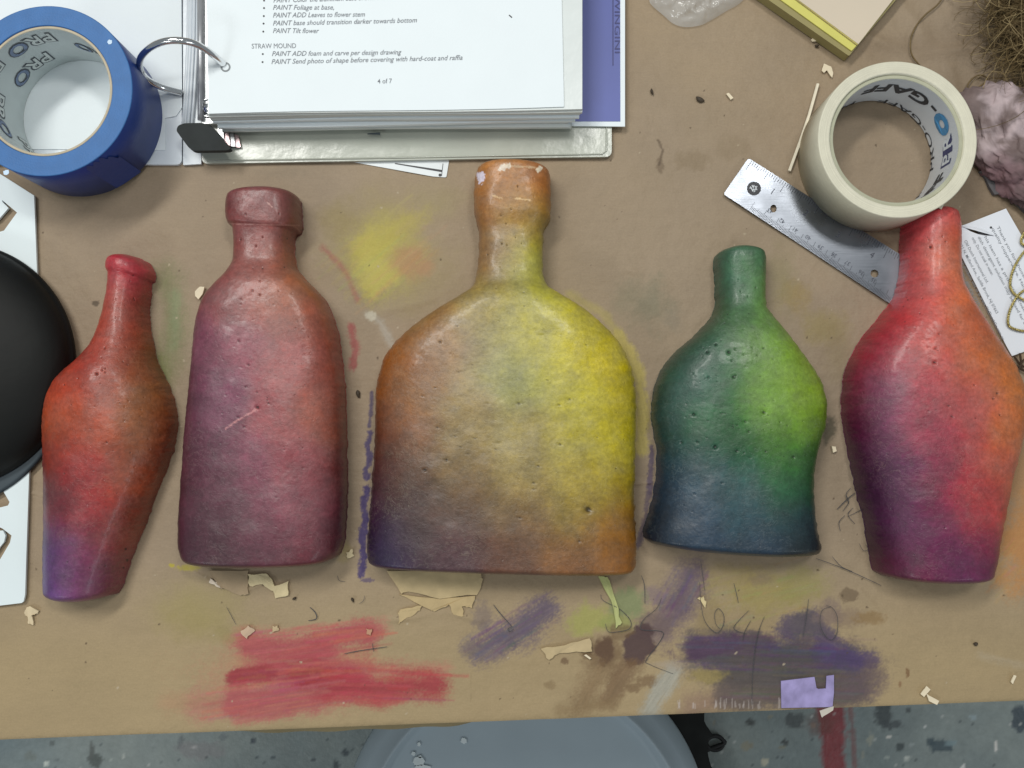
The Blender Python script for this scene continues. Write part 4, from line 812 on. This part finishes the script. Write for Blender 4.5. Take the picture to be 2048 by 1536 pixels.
def poly_mesh(name, outer, holes, z0, z1, m_, parent=None, base=None):
    cu = bpy.data.curves.new('c', 'CURVE'); cu.dimensions = '2D'; cu.fill_mode = 'BOTH'; cu.extrude = (z1 - z0) / 2
    for pts in [outer] + holes:
        sp = cu.splines.new('POLY'); sp.points.add(len(pts) - 1); sp.use_cyclic_u = True
        for p, q in zip(sp.points, pts): p.co = (q[0] * 100, q[1] * 100, 0, 1)
    cu.extrude *= 100
    o = bpy.data.objects.new('c', cu); COL.objects.link(o); bpy.context.view_layer.update()
    me = bpy.data.meshes.new_from_object(o.evaluated_get(bpy.context.evaluated_depsgraph_get()))
    v = np.array([tuple(p.co) for p in me.vertices]) / 100; f = [tuple(q.vertices) for q in me.polygons]; v[:, 2] += (z0 + z1) / 2
    bpy.data.objects.remove(o); bpy.data.curves.remove(cu); bpy.data.meshes.remove(me)
    return mk(name, v, f, m_, parent, base=base)
def circ(a, c2, r, z, n=24, ry=None):
    p = P(a, c2, z); return [(p[0] + r * math.cos(k), p[1] + (ry or r) * math.sin(k)) for k in np.linspace(0, 2 * math.pi, n, endpoint=False)]
outer = rnd_corners(W([RU(0, 0), RU(1, 0), RU(1, 1), RU(0, 1)], zr), .0018)
poly_mesh('blade', outer, [circ(1547, 417, .0021, zr, ry=.0026), circ(1749, 547, .0026, zr)], zr - .0010, zr, m_steel, ru)
tk = MB(); zt = zr + .00012
for i in range(150):
    u = .006 + i * .0064
    if u > .985: break
    if .0 < u < .13: continue
    l = .22 if i % 10 == 0 else .15 if i % 5 == 0 else .11
    tk.ribbon([P(*RU(u, .015), zt), P(*RU(u, .015 + l), zt)], .00026)
for i in range(80):
    u = .02 + i * .0115
    if u > .97: break
    l = .24 if i % 16 == 0 else .19 if i % 8 == 0 else .14 if i % 4 == 0 else .09
    tk.ribbon([P(*RU(u, .985), zt), P(*RU(u, .985 - l), zt)], .00032)
m_etch = M('etched_marks', L3(50, 54, 64), .7)
tk.build('graduations', m_etch, ru)
nm = MB()
dirv = (A1 - A0) / np.linalg.norm(A1 - A0); upv = np.array([dirv[1], -dirv[0]])
for (s_, c_) in [("1", (1545, 381)), ("2", (1611, 424)), ("3", (1676, 468)), ("4", (1744, 508))]:
    a = np.array(c_, float); text_line(nm, s_, a - dirv * 3 - upv * 7, a + dirv * 6 - upv * 7, 13, zt, bold=0, fit=False)
for (s_, c_) in [("43", (1540, 422)), ("42", (1564, 442)), ("41", (1590, 459)), ("40", (1616, 475)), ("39", (1641, 494)), ("38", (1668, 510)), ("37", (1695, 526)), ("36", (1722, 545)), ("35", (1747, 561))]:
    a = np.array(c_, float); text_line(nm, s_, a + dirv * 6 + upv * 4, a - dirv * 6 + upv * 4, 8.5, zt, bold=0, fit=False)
nm.build('numerals', M('dark_numerals', L3(60, 64, 76), .6), ru)
em = MB(); c_ = P(1508, 377, zt); em.lathe(c_[:2], [(0, zt + .0001), (.0046, zt)], 36); em.build('emblem_disc', m_ink_dark, ru)
em = MB()
for pts in [[(1501, 373), (1506, 383)], [(1504, 370), (1510, 383)], [(1508, 370), (1506, 382)], [(1510, 372), (1514, 380)], [(1514, 372), (1508, 384)], [(1499, 376), (1502, 376)]]:
    em.ribbon([P(a, c2, zt + .0002) for a, c2 in pts], .0005)
em.build('emblem_mark', M('emblem_white', (.7, .74, .78), .4), ru)

# ------------------------------------------------------------------ STENCIL CARD and BLACK BOWL
zs_ = .0040
outer = W([(-230, 190), (-20, 335), (68, 391), (74, 545), (59, 920), (50, 1190), (47, 1203), (43, 1206), (-240, 1240)], zs_)
holes = [W([(-30, 460), (-2, 438), (17, 416), (5, 404), (4, 400), (34, 425), (8, 461), (-20, 470)], zs_), W([(-18, 985), (-3, 966), (19, 1004), (16, 1011), (0, 1015), (-20, 1017)], zs_),
         W([(-22, 1066), (-8, 1052), (5, 1057), (23, 1071), (20, 1085), (0, 1119), (-20, 1140), (-16, 1118), (0, 1094), (8, 1084), (11, 1071), (6, 1061), (-10, 1062)], zs_)]
o = poly_mesh('stencil_card', outer, holes, .0022, zs_, M('white_card', (.72, .80, .82), .45, var=.03, vscale=14), base=P(0, 800, .0022)); tag(o, 'white stencil card with cut out shapes under the black bowl at the left', 'stencil')
bw = thing('black_bowl', 'glossy black round bowl turned over on the white stencil card', 'bowl', P(-85, 740)[:2] + (.0042,))
cb2 = P(-106, 728, .012)[:2]; R_ = .0790
pr = [(R_, .0046), (R_ + .0006, .0070), (R_, .0095), (R_ - .001, .0100)]
for i in range(14):
    t = (i + 1) / 14 * math.pi / 2; pr.append(((R_ - .001) * math.cos(t) ** .9, .0100 + .030 * math.sin(t)))
mb = MB(); mb.lathe(cb2, pr, 128); mb.build('shell', m_blacks, bw, True)
mb = MB(); mb.lathe((cb2[0] - .009, cb2[1] - .009), [(R_ + .0035, .0042), (R_ + .0055, .0050), (R_ + .003, .0060), (R_ - .012, .0062)], 128); mb.build('rim', M('charcoal_rim', L3(66, 76, 82), .45), bw, True)

# ------------------------------------------------------------------ NOTE BLOCK, BAG, STRAW STRIP (top right)
nb_ = thing('note_block', 'thick board with a cream top and a yellow strip along its edge, top right', 'board', P(1660, 20)[:2] + (.0015,))
zb = .0100
mb = MB(); mb.slab(rnd_corners(W([(1480, -40), (1698, 112), (1850, -70), (1640, -230)], zb), .001), .0015, zb); mb.build('backing', M('olive_board', L3(148, 138, 92), .7, var=.07), nb_)
mb = MB(); mb.slab(W([(1498, -44), (1702, 103), (1716, 88), (1512, -60)], zb), zb + .0001, zb + .0011); mb.build('yellow_strip', M('yellow_paper', L3(206, 200, 104), .6, var=.05), nb_)
mb = MB(); mb.slab(W([(1513, -61), (1716, 89), (1838, -68), (1640, -210)], zb + .001), zb + .0001, zb + .0016); mb.build('cream_sheet', M('cream_card', L3(206, 192, 172), .6, var=.03, vscale=14), nb_)
mb = MB(); mb.ribbon([P(1510, -62, zb + .0018), P(1714, 90, zb + .0018)], .0005); mb.build('edge_line', m_dkraft, nb_)
# crumpled clear bag
bo = catm([(1290, -60), (1297, 0), (1303, 14), (1325, 33), (1345, 50), (1368, 57), (1398, 54), (1418, 45), (1450, 26), (1482, 6), (1520, -40)], 6)
ccx, ccy = 1390, -30; nr = 26; vs_ = []; 
for j in range(nr + 1):
    t = j / nr
    for (a, c2) in bo:
        qx_, qy_ = ccx + (a - ccx) * t, ccy + (c2 - ccy) * t; x, y, _ = P(qx_, qy_)
        h = .0022 + .013 * (1 - t ** 2) ** .8
        h += (float(fbm(np.array([x]), np.array([y]), .010, 7, 3)[0]) - .5) * .010 * (1 - t ** 4) + abs(float(fbm(np.array([x]), np.array([y]), .0035, 9, 2)[0]) - .5) * .013 * (1 - t ** 3)
        vs_.append((x, y, max(h, .0018)))
m_bag, N, K, b, tc, mx = mat('clear_film', (.80, .82, .82), .09, var=.02, spec=.8, bump=.0006, bscale=160)
b.inputs['Alpha'].default_value = .36
o = mk('plastic_bag', vs_, gridfaces(nr + 1, len(bo)), m_bag, base=P(1390, -20), smooth=True); tag(o, 'crumpled clear plastic bag with sparkling folds at the top edge', 'bag')
# thin wooden strip
mb = MB(); q = [P(a, c2, .003) for a, c2 in [(1636, 168), (1618, 232), (1601, 282), (1579, 342)]]
mb.tube(q, .00105, 6); o = mb.build('wooden_sliver', M('pale_wood', L3(236, 226, 204), .7, var=.08, vscale=200)); tag(o, 'long thin pale wooden sliver left of the cream tape roll', 'stick')

# ------------------------------------------------------------------ ROCK, RAFFIA, TWINE, CARD (right)
rk = []; nt_, np_ = 90, 70
c_ = P(2062, 300)[:2]
th = np.linspace(0, 2 * math.pi, nt_, endpoint=False); ph = np.linspace(0, math.pi / 2, np_)
TH, PH = np.meshgrid(th, ph)
rx = .044 * (1 + .18 * np.cos(2 * TH + .8) + .10 * np.sin(3 * TH)); 
bx = np.cos(PH) ** .55 * np.cos(TH) * rx; by = np.cos(PH) ** .55 * np.sin(TH) * rx * 1.12; bz = .020 * np.sin(PH) ** .8
n = fbm(bx + 5, by + bz * .7 + 5, .022, 3, 4) - .5; rid = np.abs(fbm(bx + 9, by + bz + 2, .012, 8, 4) - .5)
f_ = 1 + n * .45 - rid * .42
V_ = np.stack([c_[0] + bx * f_, c_[1] + by * f_, .0022 + np.maximum(bz * f_ * (1 + n * .5), 0)], -1).reshape(-1, 3)
fc = []
for i in range(np_ - 1):
    for k in range(nt_): fc.append((i * nt_ + k, i * nt_ + (k + 1) % nt_, (i + 1) * nt_ + (k + 1) % nt_, (i + 1) * nt_ + k))
qx_, qy_ = proj(V_[:, 0], V_[:, 1], V_[:, 2])
g = sstep(.40, .60, fbm(V_[:, 0], V_[:, 1], .014, 61, 5))[:, None]; low = sstep(280, 345, qy_ + (fbm(V_[:, 0], V_[:, 1], .02, 62, 3) - .5) * 60)[:, None]
cl = lin((180, 163, 165))[None] * g + lin((118, 102, 100))[None] * (1 - g); cl = cl * (1 - low) + (lin((118, 92, 96))[None] * g + lin((92, 74, 74))[None] * (1 - g)) * low
o = mk('painted_rock', V_, fc, mat('rock_paint', 'attr', .75, var=.15, vscale=150, bump=.0012, bscale=160)[0], smooth=True); setcol(o, cl); tag(o, 'lumpy dusty pink and grey painted rock at the right edge below the raffia', 'rock')
mb = MB(); mb.slab(wob(W([(1985, 392), (2010, 395), (2060, 440), (2090, 480), (2120, 470), (2110, 370), (2020, 330), (1950, 345)]), .001, 3), .0015, .0045); o = mb.build('slate_fabric', M('slate_cloth', L3(84, 82, 84), .85, var=.2, vscale=90, bump=.0008, bscale=150)); tag(o, 'folded dark slate cloth beneath the pink rock', 'cloth')
# raffia
mb = MB(); mb2 = MB()
cR = np.array(P(2080, 40)[:2])
for i in range(3000):
    a = RS.uniform(1.7, 5.1); r0 = RS.uniform(0, .012); ln = RS.uniform(.016, .043) * (1.15 if RS.rand() < .12 else 1); z0 = RS.uniform(.004, .034)
    p = np.array([cR[0] + math.cos(a) * r0 + RS.normal(0, .012), cR[1] + math.sin(a) * r0 + RS.normal(0, .02), z0]); d = np.array([math.cos(a + RS.normal(0, .5)), math.sin(a + RS.normal(0, .5)), RS.uniform(-.2, .25)])
    path = []; bend = RS.normal(0, .26, 3)
    for k in range(7):
        path.append(tuple(p)); p = p + d * ln / 6; d = d + np.cross(d, bend) + np.array([0, 0, -.11]); d /= np.linalg.norm(d); p[2] = max(p[2], .0024)
    tgt = mb2 if RS.rand() < .18 else mb
    tgt.tube(path, [RS.uniform(.00009, .00022)] * 7, 4, cap=False)
rf = thing('raffia_clump', 'shaggy olive brown raffia tuft in the top right corner', 'raffia', (float(cR[0]), float(cR[1]), .002))
co = MB(); co.lathe((float(cR[0]), float(cR[1])), [(.030 * math.cos(t), .002 + .018 * math.sin(t)) for t in np.linspace(0, 1.5, 10)], 40); co.build('matted_core', M('raffia_core', L3(72, 60, 40), .9, var=.4, vscale=160, bump=.004, bscale=260), rf, True)
mb.build('dark_strands', M('raffia_dark', L3(104, 86, 54), .8, var=.3, vscale=40), rf); mb2.build('pale_strands', M('raffia_pale', L3(164, 144, 104), .7, var=.2, vscale=40), rf)
def strand(pts, r, m_, name, lab, cat, z=.0032, n_=7):
    mb = MB(); q = catm([P(p[0], p[1], (p[2] if len(p) > 2 else z)) for p in pts], n_); mb.tube([tuple(p) for p in q], r, 6); o = mb.build(name, m_, smooth=True); return tag(o, lab, cat)
m_tw = M('brown_twine', L3(112, 94, 62), .85, var=.25, vscale=300)
strand([(1900, -30), (1878, 6), (1850, 30), (1830, 56), (1821, 84), (1825, 112), (1848, 140)], .0005, m_tw, 'twine', 'thin brown thread curving down from the top edge to the cream tape roll', 'thread')
strand([(1900, 183), (1925, 188), (1950, 178), (1975, 160), (1960, 150), (1942, 160), (1935, 178), (1952, 196)], .0005, m_tw, 'twine', 'curled brown strand between the cream tape roll and the raffia', 'thread')
m_tg = M('dark_twig', L3(62, 44, 28), .7, var=.3, vscale=200)
ttw = thing('twig_bits', 'tangle of dark twig bits below the white care card at the right edge', 'twigs', P(2040, 730)[:2] + (.002,))
for pts in [[(2028, 712), (2040, 728), (2056, 738)], [(2035, 742), (2046, 722), (2060, 712)], [(2040, 706), (2044, 740)], [(2030, 730), (2060, 748)]]:
    mb = MB(); mb.tube([tuple(p) for p in catm([P(a, c2, .004) for a, c2 in pts], 5)], .0007, 6); mb.build('twig', m_tg, ttw)

# care card: two layers with a curling tear, text and a gold cord
cc = thing('care_card', 'white printed care card with a torn curling corner beside the rightmost bottle', 'card', P(1990, 560)[:2] + (.0016,))
m_card = M('card_white', (.74, .77, .83), .5, var=.02, vscale=20)
zc = .0030
oc_ = W([(1917, 455), (1921, 452), (1933, 448), (2012, 417), (2060, 500), (2130, 640), (2138, 672), (2024, 712), (2012, 690), (1917, 500)], zc)
poly_mesh('sheet', oc_, [W([(1931, 457), (1950, 460), (1972, 468), (1990, 472), (1970, 471), (1955, 468), (1942, 463)], zc)], zc - .0005, zc, m_card, cc)
mb = MB(); rows = []
for i in range(12):
    t = i / 11; a = 1922 + 66 * t; c2 = 453 + 19 * t; w_ = .0018 * math.sin(math.pi * t) + .0001
    x, y, _ = P(a, c2, zc); rows.append([(x, y + w_, zc + .0003), (x, y + w_ * .5, zc + .0003 + w_ * .6), (x, y - w_ * .2, zc + .0006 + w_ * .4)])
mk('curled_tear', np.array(rows).reshape(-1, 3), gridfaces(12, 3), m_card, cc, True)
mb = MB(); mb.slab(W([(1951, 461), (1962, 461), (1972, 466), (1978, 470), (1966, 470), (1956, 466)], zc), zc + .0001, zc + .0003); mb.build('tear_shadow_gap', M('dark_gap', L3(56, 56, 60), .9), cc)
tx = MB(); zt = zc + .00015
base_d = np.array([math.cos(math.radians(62)), math.sin(math.radians(62))])
def cardline(s_, start, length, h=6.2, dd=None):
    d = base_d if dd is None else dd; a = np.array(start, float); c2 = a + d * length; text_line(tx, s_, a, c2, h, zt, bold=.002)
cardline("Thank you for choosing this fine", (1993, 454), 175); cardline("quality copperware. Hand designed, you", (1983, 457), 225)
cardline("This item has a protective coating, washing", (1964, 466), 245); cardline("dish detergent solution may be used for clean. Hand wash", (1955, 474), 275)
cardline("only. Do not soak in water.", (1943, 476), 86); cardline("Old Dutch International Ltd.", (1928, 482), 96); cardline("421 N. Midland Ave., Saddle Brook, NJ 07663", (1918, 488), 158)
cardline("additional products visit us at www.OldDutchCo.com or", (1909, 500), 205); cardline("COPPER(1-888-826-7737)", (1909, 526), 98, 6.8)
tx.build('lettering', m_ink, cc)
mb = MB(); mb.lathe(P(1982, 455, zt)[:2], [(0, zt + .0001), (.0008, zt)], 12); mb.build('eyelet', m_ink_dark, cc)
gold, N, K, b, tc, mx = mat('gold_cord', L3(186, 172, 112), .35, metal=.75, var=.5, vscale=900, bump=.0008, bscale=900)
gcd = thing('gold_cord', 'twisted gold and silver cord looped over the white care card', 'cord', P(2040, 570)[:2] + (.0032,))
for pts in [[(2060, 490), (2042, 512), (2028, 536), (2021, 560), (2022, 578), (2034, 592), (2060, 606)], [(2075, 574), (2050, 580), (2034, 594), (2020, 620), (2016, 645), (2024, 656), (2048, 662), (2075, 658)], [(2060, 452), (2046, 470), (2043, 486), (2056, 494)]]:
    q = catm([P(a, c2, .0046) for a, c2 in pts], 14)
    for ph_ in (0, math.pi):
        mb = MB(); pth = []
        for i, p in enumerate(q):
            t = np.array(q[min(i + 1, len(q) - 1)]) - np.array(q[max(i - 1, 0)]); t /= np.linalg.norm(t); nn = np.array([-t[1], t[0], 0]); an = i * 1.15 + ph_
            pth.append(tuple(p + nn * .00045 * math.cos(an) + np.array([0, 0, .00045 * math.sin(an)])))
        mb.tube(pth, .00052, 6); mb.build('strand', gold, gcd, True)

# ------------------------------------------------------------------ SMALL SCRAPS
m_scr = M('pale_scrap', L3(226, 212, 184), .7, var=.06, vscale=100)
def scrap(pts, lab, h=.0007, m_=m_scr, z0=.0016, name='paper_scrap', amp=.0001, cat='scrap'):
    mb = MB(); mb.slab(wob(W(pts), amp, 3), z0, z0 + h); o = mb.build(name, m_); return tag(o, lab, cat)
scrap([(1641, 144), (1646, 130), (1660, 136), (1664, 148), (1662, 158), (1656, 150), (1652, 143), (1646, 148)], 'hook shaped pale scrap above the thin wooden sliver')
scrap([(1451, 190), (1456, 188), (1465, 198), (1460, 202)], 'small pale oblong scrap beside the brown husk')
scrap([(1620, 82), (1625, 76), (1631, 78), (1630, 85), (1623, 86)], 'tiny round pale dot of paper below the yellow edged board')
scrap([(1838, 1386), (1850, 1370), (1858, 1377), (1845, 1392)], 'upright cream tape scrap near the front edge of the table')
scrap([(1850, 1386), (1857, 1390), (1875, 1400), (1871, 1408), (1855, 1400)], 'leaning cream scrap nearest the table edge, below the upright one')
scrap([(2018, 1362), (2024, 1348), (2029, 1350), (2022, 1366)], 'slim cream scrap at the lower right, close to the floor edge')
scrap([(1168, 1309), (1172, 1307), (1182, 1315), (1179, 1317)], 'tiny cream sliver beside the wet brown puddle')
scrap([(1660, 892), (1668, 893), (1670, 902), (1663, 905)], 'small crumpled white bit right of the green bottle', .0016)
scrap([(393, 585), (402, 575), (412, 575), (408, 590), (400, 600), (394, 594)], 'white torn bit tucked against the pink bottle\'s left shoulder', .0016)
m_pur, N, K, b, tc, mx = mat('lilac_paint', L3(150, 140, 186), .55, var=.25, vscale=110, bump=.0003, bscale=240)
zt_ = .0020
o = poly_mesh('masking_tape_piece', W([(1562, 1362), (1629, 1354), (1633, 1376), (1637, 1378), (1652, 1377), (1653, 1352), (1668, 1350), (1668, 1385), (1665, 1414), (1563, 1416)], zt_), [], .0012, zt_, m_pur, base=P(1610, 1385, .0012))
tag(o, 'lilac painted masking tape piece with a square notch at the table edge', 'tape')
scrap([(1636, 1419), (1664, 1410), (1663, 1418), (1646, 1428), (1641, 1432)], 'curled white paper corner hanging at the table edge below the lilac tape', .0006, M('white_corner', L3(196, 190, 178), .7), z0=.0024)
m_husk = M('dark_husk', L3(66, 56, 44), .7, var=.3, vscale=300)
def husk(a, c2, rx, ry, rot, lab):
    mb = MB(); c_ = P(a, c2); n_ = 14; v = []; f = []
    for j in range(6):
        t = j / 5 * math.pi / 2
        for k in range(n_):
            an = 2 * math.pi * k / n_; x = rx * math.cos(an) * math.cos(t) * (1 + .2 * math.sin(3 * an)); y = ry * math.sin(an) * math.cos(t)
            v.append((c_[0] + x * math.cos(rot) - y * math.sin(rot), c_[1] + x * math.sin(rot) + y * math.cos(rot), .0014 + .0016 * math.sin(t)))
    for j in range(5):
        for k in range(n_): f.append((j * n_ + k, j * n_ + (k + 1) % n_, (j + 1) * n_ + (k + 1) % n_, (j + 1) * n_ + k))
    mb.add(v, f); o = mb.build('husk', m_husk, smooth=True); tag(o, lab, 'debris')
husk(1399, 201, .0030, .0017, -.5, 'larger brown husk on the bare paper right of the binder')
husk(1303, 185, .0021, .0009, -1.3, 'narrow brown husk nearest the purple sheet')
husk(1632, 94, .0013, .0009, 0, 'tiny dark crumb just under the yellow edged board')
husk(717, 788, .0013, .0026, .2, 'dark curl between the pink bottle and the wide yellow bottle')
husk(706, 1199, .0008, .0017, .4, 'black wedge crumb below the wide yellow bottle')
husk(1949, 1287, .0014, .0012, .2, 'square black crumb on the clean paper at lower right')
husk(590, 1196, .0014, .0008, .5, 'tiny black crumb beside the torn patch below the pink bottle')

# ------------------------------------------------------------------ BIN AND FLOOR THINGS
cz = -.45; cbn = P(1052, 1681, cz)[:2]
bn = thing('waste_bin', 'round grey plastic bin with a grey lid standing on the floor by the table', 'bin', cbn + (ZF,))
m_bin = M('grey_plastic', L3(162, 176, 184), .42, var=.05, vscale=10, bump=.0003, bscale=60, spec=.4)
R_ = .207
mb = MB(); mb.lathe(cbn, [(R_ - .055, ZF + .001), (R_ - .05, ZF + .004), (R_ - .018, cz - .03), (R_ - .018, cz - .008)], 128); mb.build('bucket', m_bin, bn, True)
mb = MB(); mb.lathe(cbn, [(0, cz + .0), (R_ * .5, cz + .0005), (R_ - .042, cz), (R_ - .036, cz + .001), (R_ - .031, cz + .014), (R_ - .028, cz + .015), (R_ - .026, cz + .011), (R_ - .014, cz + .005), (R_ - .006, cz - .001), (R_, cz - .014), (R_ + .001, cz - .024), (R_ - .016, cz - .026)], 160); mb.build('lid', m_bin, bn, True)
m_drip = M('white_drip', L3(206, 216, 218), .35)
for (a, c2, rx, ry) in [(928, 1481, 6, 6), (838, 1488, 3.5, 4), (827, 1507, 4, 4), (838, 1522, 12, 9), (846, 1534, 16, 5), (840, 1513, 3, 3)]:
    mb = MB(); c_ = P(a, c2, cz + .001); k = CH - cz; k = k / FPX
    mb.slab(wob([(c_[0] + rx * k * math.cos(t), c_[1] + ry * k * math.sin(t)) for t in np.linspace(0, 2 * math.pi, 12, endpoint=False)], .0006, 2), cz + .0007, cz + .0022); mb.build('paint_drip', m_drip, bn, label='white paint drip')
mb = MB()
mb.tube([tuple(p) for p in catm([P(1430 + 17 * math.cos(t), 1486 + 14 * math.sin(t), ZF + .008) for t in np.linspace(.3, 6.4, 12)] + [P(1405, 1505, ZF + .008), P(1385, 1530, ZF + .008), P(1375, 1580, ZF + .008)], 5)], .0034, 8)
o = mb.build('black_cable', M('cable_rubber', (.012, .012, .012), .6), smooth=True); tag(o, 'black cable ending in a small loop on the floor right of the bin', 'cable')
mb = MB(); mb.slab(wob(W([(1290, 1395), (1392, 1395), (1408, 1450), (1400, 1490), (1425, 1540), (1440, 1640), (1260, 1640)], ZF), .004, 4), ZF + .001, ZF + .05)  # added slab, its black stands in for the shade beside the bin
o = mb.build('shade_slab', M('shade_black', (.012, .013, .012), .95, var=.4, vscale=30)); tag(o, 'added black slab standing in for the dark floor shade between the bin and the cable loop', 'cloth')
